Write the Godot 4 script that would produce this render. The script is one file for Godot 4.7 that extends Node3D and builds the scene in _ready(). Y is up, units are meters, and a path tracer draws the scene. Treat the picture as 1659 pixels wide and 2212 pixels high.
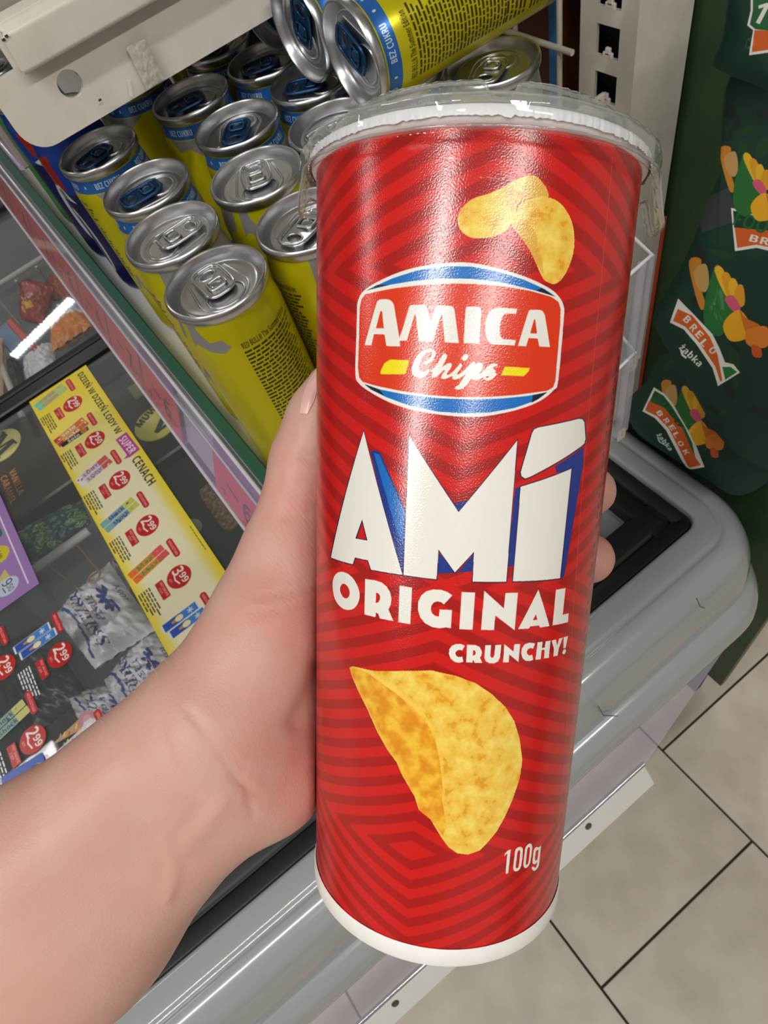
extends Node3D
# A hand holds a red paper tube of chips over a shop freezer; beside it stand energy drink cans on a shelf.
# World: y up, metres. The eye is above (0, 0). x runs away along the shelf sides, z along the shelf front towards the photographer.

const EYE := Vector3(0, 1.62, 0)
const FPX := 1420.0
const RIGHT := Vector3(0.7847, -0.2230, 0.5784)
const DOWN := Vector3(-0.5993, -0.5115, 0.6158)
const FWD := Vector3(0.1585, -0.8298, -0.5350)

var rng := RandomNumberGenerator.new()
var used := {}
var mats := {}

# ---------------------------------------------------------------- positions
func W(x: float, drop: float, z: float) -> Vector3:      # a point given by its drop below the eye
	return Vector3(x, EYE.y - drop, z)

func ray(x: float, y: float) -> Vector3:
	return (x - 829.5) / FPX * RIGHT + (y - 1106.0) / FPX * DOWN + FWD

func on_drop(x: float, y: float, drop: float) -> Vector3:
	var d := ray(x, y)
	return EYE + d * (-drop / d.y)

func on_x(x: float, y: float, wx: float) -> Vector3:
	var d := ray(x, y)
	return EYE + d * (wx / d.x)

func on_z(x: float, y: float, wz: float) -> Vector3:
	var d := ray(x, y)
	return EYE + d * (wz / d.z)

func on_plane(x: float, y: float, p: Vector3, n: Vector3) -> Vector3:
	var d := ray(x, y)
	return EYE + d * ((p - EYE).dot(n) / d.dot(n))

# ---------------------------------------------------------------- nodes
func numbered(called: String) -> String:
	var k: int = used.get(called, 0)
	used[called] = k + 1
	return called if k == 0 else "%s_%03d" % [called, k]

func tag(o: Node, label: String, category: String, group := "") -> void:
	o.set_meta("label", label)
	o.set_meta("category", category)
	if group != "":
		o.set_meta("group", group)

func thing(called: String, label: String, category: String, at := Vector3.ZERO, group := "") -> Node3D:
	var o := Node3D.new()
	o.name = numbered(called)
	add_child(o)
	o.position = at
	tag(o, label, category, group)
	return o

func part(called: String, mesh: Mesh, m: Material, parent: Node) -> MeshInstance3D:
	var o := MeshInstance3D.new()
	o.name = called
	o.mesh = mesh
	o.material_override = m
	parent.add_child(o, true)
	return o

func structure(called: String, mesh: Mesh, m: Material) -> MeshInstance3D:
	var o := part(called, mesh, m, self)
	o.set_meta("kind", "structure")
	return o

# ---------------------------------------------------------------- meshes
class MB:
	var v := PackedVector3Array()
	var n := PackedVector3Array()
	var uv := PackedVector2Array()
	var c := PackedColorArray()
	var ix := PackedInt32Array()

	func tri(a: int, b: int, d: int) -> void:
		var g := (v[b] - v[a]).cross(v[d] - v[a])
		if g.dot(n[a] + n[b] + n[d]) > 0.0:
			ix.append_array([a, d, b])
		else:
			ix.append_array([a, b, d])

	func put(p: Vector3, nn: Vector3, u := Vector2.ZERO) -> int:
		v.append(p)
		n.append(nn)
		uv.append(u)
		return v.size() - 1

	func flat(pts: Array, out: Vector3) -> void:            # a convex flat polygon facing «out»
		var g: Vector3 = (pts[1] - pts[0]).cross(pts[2] - pts[0]).normalized()
		if g.dot(out) < 0.0:
			g = -g
		var k := v.size()
		for p in pts:
			put(p, g)
		for i in range(1, pts.size() - 1):
			tri(k, k + i, k + i + 1)

	func quad_uv(a: Vector3, b: Vector3, d: Vector3, e: Vector3, out: Vector3) -> void:   # uv (0,1) (1,1) (1,0) (0,0)
		var k := v.size()
		var nn := out.normalized()
		put(a, nn, Vector2(0, 1))
		put(b, nn, Vector2(1, 1))
		put(d, nn, Vector2(1, 0))
		put(e, nn, Vector2(0, 0))
		tri(k, k + 1, k + 2)
		tri(k, k + 2, k + 3)

	func box(at: Vector3, size: Vector3, bevel := 0.0, turn := Basis()) -> void:
		var h := size * 0.5
		var e := minf(bevel, minf(h.x, minf(h.y, h.z)) * 0.98)
		var corner := func(s: Vector3, ax: int) -> Vector3:
			var p := Vector3(s.x * (h.x - e), s.y * (h.y - e), s.z * (h.z - e))
			p[ax] = s[ax] * h[ax]
			return at + turn * p
		for ax in 3:
			var b1 := (ax + 1) % 3
			var b2 := (ax + 2) % 3
			for s in [-1.0, 1.0]:
				var q := []
				for t in [[-1.0, -1.0], [1.0, -1.0], [1.0, 1.0], [-1.0, 1.0]]:
					var sg := Vector3.ZERO
					sg[ax] = s
					sg[b1] = t[0]
					sg[b2] = t[1]
					q.append(corner.call(sg, ax))
				var o := Vector3.ZERO
				o[ax] = s
				flat(q, turn * o)
				if e > 0.0:
					for s2 in [-1.0, 1.0]:                     # the edge between the faces across ax and b1
						var q2 := []
						for t in [[-1.0, ax], [1.0, ax], [1.0, b1], [-1.0, b1]]:
							var sg := Vector3.ZERO
							sg[ax] = s
							sg[b1] = s2
							sg[b2] = t[0]
							q2.append(corner.call(sg, t[1]))
						var o2 := Vector3.ZERO
						o2[ax] = s
						o2[b1] = s2
						flat(q2, turn * o2)
		if e > 0.0:
			for i in 8:
				var s := Vector3(1 if i & 1 else -1, 1 if i & 2 else -1, 1 if i & 4 else -1)
				flat([corner.call(s, 0), corner.call(s, 1), corner.call(s, 2)], turn * s)

	# a smooth sheet of rows x cols points; «out» turns its normals
	func grid(p: PackedVector3Array, cols: int, uvs := PackedVector2Array(), wrap := false, out := 1.0) -> void:
		var rows := p.size() / cols
		var k := v.size()
		for r in rows:
			for q in cols:
				var l := (q - 1 + cols) % cols if wrap else maxi(q - 1, 0)
				var rt := (q + 1) % cols if wrap else mini(q + 1, cols - 1)
				if wrap and uvs.size() > 0:                    # first and last column coincide
					l = q - 1 if q > 0 else cols - 2
					rt = q + 1 if q < cols - 1 else 1
				var du := p[r * cols + rt] - p[r * cols + l]
				var dv := p[mini(r + 1, rows - 1) * cols + q] - p[maxi(r - 1, 0) * cols + q]
				var nn := du.cross(dv)
				if nn.length_squared() < 1e-24:
					nn = Vector3.UP
				put(p[r * cols + q], nn.normalized() * out, uvs[r * cols + q] if uvs.size() > 0 else Vector2(float(q) / maxi(cols - 1, 1), float(r) / maxi(rows - 1, 1)))
		var last := cols if (wrap and uvs.size() == 0) else cols - 1
		for r in rows - 1:
			for q in last:
				var q2 := (q + 1) % cols
				tri(k + r * cols + q, k + r * cols + q2, k + (r + 1) * cols + q2)
				tri(k + r * cols + q, k + (r + 1) * cols + q2, k + (r + 1) * cols + q)

	# a turned shape; the profile (radius, height) runs so that the outside is on its right going up
	func lathe(prof: Array, seg := 48, at := Vector3.ZERO, turn := Basis(), u_from := 0.0, u_to := 1.0) -> void:
		var y0: float = prof[0].y
		var y1: float = prof[-1].y
		var m := prof.size()
		for i in m - 1:
			var a: Vector2 = prof[i]
			var b: Vector2 = prof[i + 1]
			var d := (b - a).normalized()
			var na := Vector2(d.y, -d.x)
			var nb := na
			if i > 0:
				var e: Vector2 = (a - prof[i - 1]).normalized()
				if e.dot(d) > 0.75:
					na = (na + Vector2(e.y, -e.x)).normalized()
			if i < m - 2:
				var e: Vector2 = (prof[i + 2] - b).normalized()
				if e.dot(d) > 0.75:
					nb = (nb + Vector2(e.y, -e.x)).normalized()
			var k := v.size()
			for s in seg + 1:
				var t := TAU * s / seg
				var dir := Vector3(sin(t), 0, cos(t))
				var u := lerpf(u_from, u_to, float(s) / seg)
				put(at + turn * (dir * a.x + Vector3(0, a.y, 0)), turn * (dir * na.x + Vector3(0, na.y, 0)), Vector2(u, 1.0 - (a.y - y0) / maxf(y1 - y0, 1e-6)))
				put(at + turn * (dir * b.x + Vector3(0, b.y, 0)), turn * (dir * nb.x + Vector3(0, nb.y, 0)), Vector2(u, 1.0 - (b.y - y0) / maxf(y1 - y0, 1e-6)))
			for s in seg:
				tri(k + s * 2, k + s * 2 + 1, k + s * 2 + 3)
				tri(k + s * 2, k + s * 2 + 3, k + s * 2 + 2)

	# a round bar along a path
	func sweep(path: Array, radius: float, sides := 8, closed := false, squash := 1.0, up := Vector3.UP) -> void:
		var m := path.size()
		var k := v.size()
		for i in m:
			var a: Vector3 = path[(i - 1 + m) % m] if closed else path[maxi(i - 1, 0)]
			var b: Vector3 = path[(i + 1) % m] if closed else path[mini(i + 1, m - 1)]
			var t := (b - a).normalized()
			var s := t.cross(up)
			if s.length() < 0.01:
				s = t.cross(Vector3(1, 0, 0))
			s = s.normalized()
			var w := s.cross(t)
			for j in sides:
				var q := TAU * j / sides
				var nn := s * cos(q) + w * sin(q)
				put(path[i] + (s * cos(q) + w * sin(q) * squash) * radius, nn)
		for i in (m if closed else m - 1):
			for j in sides:
				var a := k + i * sides + j
				var b := k + i * sides + (j + 1) % sides
				var c2 := k + ((i + 1) % m) * sides + j
				var d := k + ((i + 1) % m) * sides + (j + 1) % sides
				tri(a, b, d)
				tri(a, d, c2)
		if not closed:
			for e in [0, m - 1]:
				var o: Vector3 = path[0] - path[1] if e == 0 else path[m - 1] - path[m - 2]
				var q := []
				for j in sides:
					q.append(v[k + e * sides + j])
				flat(q, o)

	# a flat outline with thickness; the outline lies in the plane of bx and by
	func prism(poly: PackedVector2Array, at: Vector3, bx: Vector3, by: Vector3, depth: float, uvs := false) -> void:
		var nn := bx.cross(by).normalized()
		var idx := Geometry2D.triangulate_polygon(poly)
		var lo := poly[0]
		var hi := poly[0]
		for q in poly:
			lo = lo.min(q)
			hi = hi.max(q)
		for side in [0.0, 1.0]:
			var k := v.size()
			for q in poly:
				put(at + bx * q.x + by * q.y + nn * depth * side, nn if side > 0.5 else -nn, Vector2((q.x - lo.x) / maxf(hi.x - lo.x, 1e-6), 1.0 - (q.y - lo.y) / maxf(hi.y - lo.y, 1e-6)) if uvs else Vector2.ZERO)
			for i in range(0, idx.size(), 3):
				tri(k + idx[i], k + idx[i + 1], k + idx[i + 2])
		var mid := (lo + hi) * 0.5
		for i in poly.size():
			var a := poly[i]
			var b := poly[(i + 1) % poly.size()]
			var e := b - a
			var o := Vector2(e.y, -e.x)
			if Geometry2D.is_point_in_polygon((a + b) * 0.5 + o.normalized() * 1e-5, poly):
				o = -o
			var w := bx * o.x + by * o.y
			flat([at + bx * a.x + by * a.y, at + bx * b.x + by * b.y, at + bx * b.x + by * b.y + nn * depth, at + bx * a.x + by * a.y + nn * depth], w)

	func rewind() -> void:                                  # wind every face to agree with its normals
		for i in range(0, ix.size(), 3):
			var a := ix[i]
			var b := ix[i + 1]
			var d := ix[i + 2]
			if (v[b] - v[a]).cross(v[d] - v[a]).dot(n[a] + n[b] + n[d]) > 0.0:
				ix[i + 1] = d
				ix[i + 2] = b

	func done() -> ArrayMesh:
		var arr := []
		arr.resize(Mesh.ARRAY_MAX)
		arr[Mesh.ARRAY_VERTEX] = v
		arr[Mesh.ARRAY_NORMAL] = n
		arr[Mesh.ARRAY_TEX_UV] = uv
		if c.size() == v.size():
			arr[Mesh.ARRAY_COLOR] = c
		arr[Mesh.ARRAY_INDEX] = ix
		var m := ArrayMesh.new()
		m.add_surface_from_arrays(Mesh.PRIMITIVE_TRIANGLES, arr)
		return m

func box_mesh(at: Vector3, size: Vector3, bevel := 0.0, turn := Basis()) -> ArrayMesh:
	var b := MB.new()
	b.box(at, size, bevel, turn)
	return b.done()

func lathe_mesh(prof: Array, seg := 48) -> ArrayMesh:
	var b := MB.new()
	b.lathe(prof, seg)
	return b.done()

func rod(path: Array, radius: float, sides := 8, closed := false) -> ArrayMesh:
	var b := MB.new()
	b.sweep(path, radius, sides, closed)
	return b.done()

func round_path(size: Vector2, r: float, steps := 6) -> PackedVector2Array:   # outline of a rounded rectangle
	var out := PackedVector2Array()
	for q in 4:
		var c := Vector2((size.x * 0.5 - r) * (1 if q in [0, 3] else -1), (size.y * 0.5 - r) * (1 if q < 2 else -1))
		for i in steps + 1:
			var a := PI / 2 * (q + float(i) / steps)
			out.append(c + Vector2(cos(a), sin(a)) * r)
	return out

# a filled bag between four corners (a b along its foot, d e along its head), puffed up along «up»
func pillow(a: Vector3, b: Vector3, d: Vector3, e: Vector3, up: Vector3, puff: float, wrinkle: float, seed_: int, both := true) -> ArrayMesh:
	var m := MB.new()
	var noise := FastNoiseLite.new()
	noise.seed = seed_
	noise.frequency = 2.6
	noise.fractal_octaves = 3
	var nn := 26
	for side in ([1.0, -1.0] if both else [1.0]):
		var p := PackedVector3Array()
		var uvs := PackedVector2Array()
		for r in nn:
			for q in nn:
				var s := float(q) / (nn - 1)
				var t := float(r) / (nn - 1)
				var base := a.lerp(b, s).lerp(e.lerp(d, s), t)
				var hs := 1.0 - pow(absf(2 * s - 1), 3.0)
				var ht := 1.0 - pow(absf(2 * t - 1), 3.0)
				var h := pow(hs * ht, 0.7)
				base += up * side * (h * puff + wrinkle * noise.get_noise_2d(s * 3 + seed_, t * 3) * (0.35 + 0.65 * h) + 0.0012)
				p.append(base)
				uvs.append(Vector2(s, 1.0 - t))
		var k := m.v.size()
		m.grid(p, nn, uvs, false, 1.0)
		if m.n[k + nn * (nn / 2) + nn / 2].dot(up * side) < 0:
			for i in range(k, m.n.size()):
				m.n[i] = -m.n[i]
			for i in range(0, m.ix.size(), 3):
				if m.ix[i] >= k:
					var sw := m.ix[i + 1]
					m.ix[i + 1] = m.ix[i + 2]
					m.ix[i + 2] = sw
	return m.done()

# ---------------------------------------------------------------- materials
func rgb(r: float, g: float, b: float) -> Color:
	return Color(r / 255.0, g / 255.0, b / 255.0)

func M(col: Color, rough := 0.5, metal := 0.0) -> StandardMaterial3D:
	var key := "%s %.3f %.3f" % [col, rough, metal]
	if mats.has(key):
		return mats[key]
	var m := StandardMaterial3D.new()
	m.albedo_color = col
	m.roughness = rough
	m.metallic = metal
	mats[key] = m
	return m

func pane(col: Color, alpha: float, rough := 0.02) -> StandardMaterial3D:
	var m := StandardMaterial3D.new()
	m.albedo_color = Color(col, alpha)
	m.transparency = BaseMaterial3D.TRANSPARENCY_ALPHA
	m.roughness = rough
	m.cull_mode = BaseMaterial3D.CULL_DISABLED
	return m

func noise_tex(size: int, freq: float, octaves: int, seed_: int, c0: Color, c1: Color, c2: Color) -> ImageTexture:
	var f := FastNoiseLite.new()
	f.seed = seed_
	f.frequency = freq
	f.fractal_octaves = octaves
	var g := f.get_seamless_image(size, size)
	var im := Image.create_empty(size, size, false, Image.FORMAT_RGB8)
	for y in size:
		for x in size:
			var t := g.get_pixel(x, y).r
			im.set_pixel(x, y, c0.lerp(c1, t * 2) if t < 0.5 else c1.lerp(c2, t * 2 - 1))
	return ImageTexture.create_from_image(im)

func grey_tex(size: int, freq: float, octaves: int, seed_: int) -> ImageTexture:
	var f := FastNoiseLite.new()
	f.seed = seed_
	f.frequency = freq
	f.fractal_octaves = octaves
	return ImageTexture.create_from_image(f.get_seamless_image(size, size))

func textured(tex: Texture2D, rough := 0.5, metal := 0.0) -> StandardMaterial3D:
	var m := StandardMaterial3D.new()
	m.albedo_texture = tex
	m.roughness = rough
	m.metallic = metal
	return m

func triplanar(m: StandardMaterial3D, scale_: float) -> StandardMaterial3D:
	m.uv1_triplanar = true
	m.uv1_world_triplanar = true
	m.uv1_scale = Vector3.ONE * scale_
	return m

func relief(m: StandardMaterial3D, tex: Texture2D, cm: float) -> StandardMaterial3D:
	m.heightmap_enabled = true
	m.heightmap_texture = tex
	m.heightmap_scale = cm
	return m

# ---------------------------------------------------------------- print: filled outlines and lettering on a sheet
class Sheet:
	var im: Image
	var s := 2.0
	static var glyphs := {}

	func _init(w: int, h: int, ground: Color, sup := 2.0, alpha := false) -> void:
		s = sup
		im = Image.create_empty(int(w * s), int(h * s), false, Image.FORMAT_RGBA8 if alpha else Image.FORMAT_RGB8)
		im.fill(ground)

	func poly(pts: PackedVector2Array, col: Color) -> void:
		var y0 := 1e9
		var y1 := -1e9
		for p in pts:
			y0 = minf(y0, p.y * s)
			y1 = maxf(y1, p.y * s)
		var m := pts.size()
		for y in range(maxi(0, floori(y0)), mini(im.get_height(), ceili(y1) + 1)):
			var yc := y + 0.5
			var xs := PackedFloat32Array()
			for i in m:
				var a := pts[i] * s
				var b := pts[(i + 1) % m] * s
				if (a.y <= yc) != (b.y <= yc):
					xs.append(a.x + (b.x - a.x) * (yc - a.y) / (b.y - a.y))
			xs.sort()
			for i in range(0, xs.size() - 1, 2):
				var x0 := roundi(xs[i])
				var x1 := roundi(xs[i + 1])
				if x1 > x0:
					im.fill_rect(Rect2i(x0, y, x1 - x0, 1), col)

	func rect(c: Vector2, size: Vector2, rot: float, col: Color, r := 0.0) -> void:
		var out := PackedVector2Array()
		if r <= 0.0:
			for q in [Vector2(-1, -1), Vector2(1, -1), Vector2(1, 1), Vector2(-1, 1)]:
				out.append(c + (q * size * 0.5).rotated(rot))
		else:
			for q in 4:
				var k := Vector2((size.x * 0.5 - r) * (1 if q in [0, 3] else -1), (size.y * 0.5 - r) * (1 if q < 2 else -1))
				for i in 6:
					out.append(c + (k + Vector2.from_angle(PI / 2 * (q + i / 5.0)) * r).rotated(rot))
		poly(out, col)

	func oval(c: Vector2, r: Vector2, rot: float, col: Color) -> void:
		var out := PackedVector2Array()
		for i in 40:
			out.append(c + (Vector2.from_angle(TAU * i / 40) * r).rotated(rot))
		poly(out, col)

	func line(pts: PackedVector2Array, width: float, col: Color) -> void:
		for i in pts.size() - 1:
			var d := pts[i + 1] - pts[i]
			rect((pts[i] + pts[i + 1]) * 0.5, Vector2(d.length() + width * 0.6, width), d.angle(), col)

	# lettering fitted into a box of that size round c; «rot» turns it clockwise
	func text(t: String, c: Vector2, size: Vector2, rot: float, col: Color, face := "Droid Sans", bold := true) -> void:
		var key := t + face + str(bold)
		if not glyphs.has(key):
			var f := SystemFont.new()
			f.font_names = PackedStringArray([face])
			f.font_weight = 700 if bold else 400
			var tm := TextMesh.new()
			tm.font = f
			tm.font_size = 96
			tm.pixel_size = 1.0
			tm.depth = 0.0
			tm.curve_step = 2.0
			tm.text = t
			var a := tm.surface_get_arrays(0)
			var vs: PackedVector3Array = a[Mesh.ARRAY_VERTEX]
			var ids: PackedInt32Array = a[Mesh.ARRAY_INDEX] if a[Mesh.ARRAY_INDEX] != null else PackedInt32Array(range(vs.size()))
			glyphs[key] = [vs, ids]
		var vs: PackedVector3Array = glyphs[key][0]
		var ids: PackedInt32Array = glyphs[key][1]
		var lo := Vector2(1e9, 1e9)
		var hi := -lo
		for p in vs:
			lo = lo.min(Vector2(p.x, p.y))
			hi = hi.max(Vector2(p.x, p.y))
		var k := size / (hi - lo)
		var mid := (lo + hi) * 0.5
		for i in range(0, ids.size() - 2, 3):
			var q := PackedVector2Array()
			for j in 3:
				var p := vs[ids[i + j]]
				q.append(c + ((Vector2(p.x, p.y) - mid) * k * Vector2(1, -1)).rotated(rot))
			poly(q, col)

	# rows of tiny print too small to read
	func small_print(c: Vector2, size: Vector2, rot: float, rows: int, col: Color, seed_: int) -> void:
		var g := RandomNumberGenerator.new()
		g.seed = seed_
		for r in rows:
			var y := (float(r) + 0.5) / rows * size.y - size.y * 0.5
			var x := -size.x * 0.5
			var stop := size.x * (0.5 if r < rows - 1 else 0.1) - g.randf() * size.x * 0.12
			while x < stop:
				var w := size.y / rows * g.randf_range(0.8, 3.2)
				rect(c + Vector2(x + w * 0.5, y).rotated(rot), Vector2(w, size.y / rows * 0.5), rot, col)
				x += w + size.y / rows * 0.45

	func tex() -> ImageTexture:
		if s != 1.0:
			im.resize(int(im.get_width() / s), int(im.get_height() / s), Image.INTERPOLATE_BILINEAR)
			s = 1.0
		return ImageTexture.create_from_image(im)

func smooth_closed(p: PackedVector2Array) -> PackedVector2Array:
	var out := PackedVector2Array()
	var m := p.size()
	for i in m:
		for k in 4:
			out.append(p[i].cubic_interpolate(p[(i + 1) % m], p[(i - 1 + m) % m], p[(i + 2) % m], k / 4.0))
	return out

# ================================================================ the scene
func _ready() -> void:
	rng.seed = 7
	# camera
	var cam := Camera3D.new()
	cam.name = "camera"
	add_child(cam)
	cam.transform = Transform3D(Basis(RIGHT, -DOWN, -FWD).orthonormalized(), EYE)
	cam.fov = rad_to_deg(2.0 * atan(1106.0 / FPX))
	cam.near = 0.02
	cam.far = 40.0
	cam.current = true
	var lens := CameraAttributesPhysical.new()                # a small phone lens focused on the tube
	lens.frustum_focal_length = 12.0 / tan(deg_to_rad(cam.fov) * 0.5)
	lens.frustum_focus_distance = 0.17
	lens.exposure_aperture = 38.0
	lens.frustum_near = 0.02
	lens.frustum_far = 40.0
	cam.attributes = lens
	# environment: the shop is closed all round, so the sky outside is dark
	var we := WorldEnvironment.new()
	we.name = "environment"
	var env := Environment.new()
	env.background_mode = Environment.BG_COLOR
	env.background_color = Color(0.02, 0.02, 0.02)
	env.tonemap_mode = Environment.TONE_MAPPER_LINEAR
	env.tonemap_exposure = 0.84
	env.sdfgi_enabled = true
	env.ssao_enabled = true
	env.ssil_enabled = true
	we.environment = env
	add_child(we)
	# ceiling lamps: long LED battens; the streaks on the tube and the rim show where most of them hang
	ceiling_lamp(Vector3(-1.38, 2.95, 0.25), 0.0, 1.85, 3.3, "long LED batten over the aisle beside the freezer")
	ceiling_lamp(Vector3(0.05, 2.95, 1.22), 0.0, 1.5, 2.5, "shorter LED batten behind the photographer")
	ceiling_lamp(Vector3(-2.05, 2.95, -1.95), 0.0, 1.2, 1.1, "LED batten over the far side of the aisle")
	ceiling_lamp(Vector3(-0.41, 2.95, -5.18), 0.376, 0.66, 1.2, "short LED batten of bright dots at the back of the shop")
	ceiling_lamp(Vector3(1.6, 2.95, -2.6), 0.0, 1.5, 2.4, "added fill LED batten over the next aisle behind the green panel")  # unseen lamp added as fill light; no streak places it
	print("lights")
	build_room()
	build_floor()
	print("room")
	build_freezer()
	build_freezer_goods()
	print("freezer")
	build_posters()
	build_shelf_unit()
	build_green_panel()
	print("shelf")
	build_cans()
	print("cans")
	build_tube()
	print("tube")
	build_person()
	print("person")

func ceiling_lamp(at: Vector3, turn: float, length: float, energy: float, label: String) -> void:
	var o := thing("ceiling_lamp", label, "lamp", at, "ceiling lamps")
	o.rotation.y = turn
	part("housing", box_mesh(Vector3(0, 0.028, 0), Vector3(length + 0.04, 0.044, 0.11), 0.006), M(rgb(235, 235, 232), 0.4), o)
	var glow := StandardMaterial3D.new()
	glow.albedo_color = Color(1, 1, 1)
	glow.emission_enabled = true
	glow.emission = Color(1.0, 0.99, 0.975)
	glow.emission_energy_multiplier = 6.0
	if length < 0.8:
		for i in 22:                                            # the dots of the strip, each with its own light
			var x := (i + 0.5) / 22.0 * length - length * 0.5
			part("led_dot", box_mesh(Vector3(x, 0.0, 0), Vector3(length / 22.0 * 0.66, 0.012, 0.09), 0.004), glow, o)
			lamp_light(o, Vector3(x, -0.012, 0), Vector2(length / 22.0 * 0.66, 0.09), energy / 22.0)
	else:
		lamp_light(o, Vector3(0, -0.012, 0), Vector2(length, 0.09), energy)
		part("diffuser_light", box_mesh(Vector3(0, 0.0, 0), Vector3(length, 0.012, 0.09), 0.004), glow, o)

func lamp_light(o: Node3D, at: Vector3, size: Vector2, energy: float) -> void:
	var l := AreaLight3D.new()
	l.name = "lamp_light"
	l.area_size = size
	l.light_energy = energy
	l.light_color = Color(1.0, 0.99, 0.975)
	l.shadow_enabled = true
	l.set("area_range", 14.0)
	l.rotation.x = -PI / 2
	l.position = at
	o.add_child(l, true)

func build_room() -> void:
	var paint := M(rgb(238, 235, 228), 0.8)
	structure("ceiling", box_mesh(Vector3(-1.0, 3.06, -2.0), Vector3(7.4, 0.12, 11.4)), paint)
	structure("wall_left", box_mesh(Vector3(-4.6, 1.5, -2.0), Vector3(0.2, 3.0, 11.4)), paint)
	structure("wall_right", box_mesh(Vector3(2.6, 1.5, -2.0), Vector3(0.2, 3.0, 11.4)), paint)
	structure("wall_back", box_mesh(Vector3(-1.0, 1.5, -7.6), Vector3(7.0, 3.0, 0.2)), paint)
	structure("wall_front", box_mesh(Vector3(-1.0, 1.5, 3.6), Vector3(7.0, 3.0, 0.2)), paint)

func build_floor() -> void:
	# grout bed, then each tile proud of it; staggered courses along z
	var grout := M(rgb(62, 54, 48), 0.9)
	var base := structure("floor", box_mesh(Vector3(-1.0, -0.056, -2.0), Vector3(7.4, 0.1, 11.4)), grout)
	var tile := 0.420
	var gap := 0.0045
	var tints := []
	for k in 4:
		var d := -6.0 + 4.0 * k
		var t := noise_tex(256, 0.02, 5, 20 + k, rgb(184 + d, 174 + d, 160 + d), rgb(196 + d, 186 + d, 172 + d), rgb(206 + d, 197 + d, 184 + d))
		var m := triplanar(textured(t, 0.42), 1.7)
		m.uv1_offset = Vector3(0.37 * k, 0.2, 0.61 * k)
		tints.append(m)
	var slab := MB.new()
	slab.box(Vector3(0, -0.003, 0), Vector3(tile - gap, 0.010, tile - gap), 0.0012)
	var shared := slab.done()
	for i in range(-6, 5):
		var x := -0.021 + tile * (i + 0.5)
		var z0 := 0.13 if i % 2 == 0 else -0.097
		for j in range(-5, 5):
			var o := part("tile", shared, tints[(i * 7 + j * 3 + 40) % 4], base)
			o.position = Vector3(x, 0, z0 + tile * (j + 0.5))

# ---------------------------------------------------------------- freezer
func rim_path(x0: float, x1: float, z0: float, z1: float, r: float) -> Array:     # [point, outward], anticlockwise from the near left
	var out := []
	var cs := [[x1 - r, z1 - r, 1.0, 1.0], [x1 - r, z0 + r, 1.0, -1.0], [x0 + r, z0 + r, -1.0, -1.0], [x0 + r, z1 - r, -1.0, 1.0]]
	var a0 := [PI / 2, 0.0, -PI / 2, -PI]
	for k in 4:
		for i in 13:
			var a: float = a0[k] - PI / 2 * i / 12.0
			var d := Vector3(cos(a), 0, sin(a))
			out.append([Vector3(cs[k][0], 0, cs[k][1]) + d * r, d])
	return out

func loop_mesh(prof: Array, path: Array) -> ArrayMesh:        # profile points (outward, drop)
	var b := MB.new()
	var cols := path.size() + 1
	var p := PackedVector3Array()
	var uvs := PackedVector2Array()
	for r in prof.size():
		for c in cols:
			var q: Array = path[c % path.size()]
			var o: Vector3 = q[1]
			o.x *= 0.76 if o.x > 0.0 else 1.0
			p.append(q[0] + o * prof[r].x + Vector3(0, EYE.y - prof[r].y, 0))
			uvs.append(Vector2(float(c) / cols, float(r) / prof.size()))
	b.grid(p, cols, uvs, true, 1.0)
	# turn the normals outward
	var mid := Vector3(-0.1, 0.6, -1.1)
	var flip := 0.0
	for i in b.v.size():
		flip += (b.v[i] - mid).dot(b.n[i])
	if flip < 0.0:
		for i in b.n.size():
			b.n[i] = -b.n[i]
		for i in range(0, b.ix.size(), 3):
			var s := b.ix[i + 1]
			b.ix[i + 1] = b.ix[i + 2]
			b.ix[i + 2] = s
	return b.done()

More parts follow.
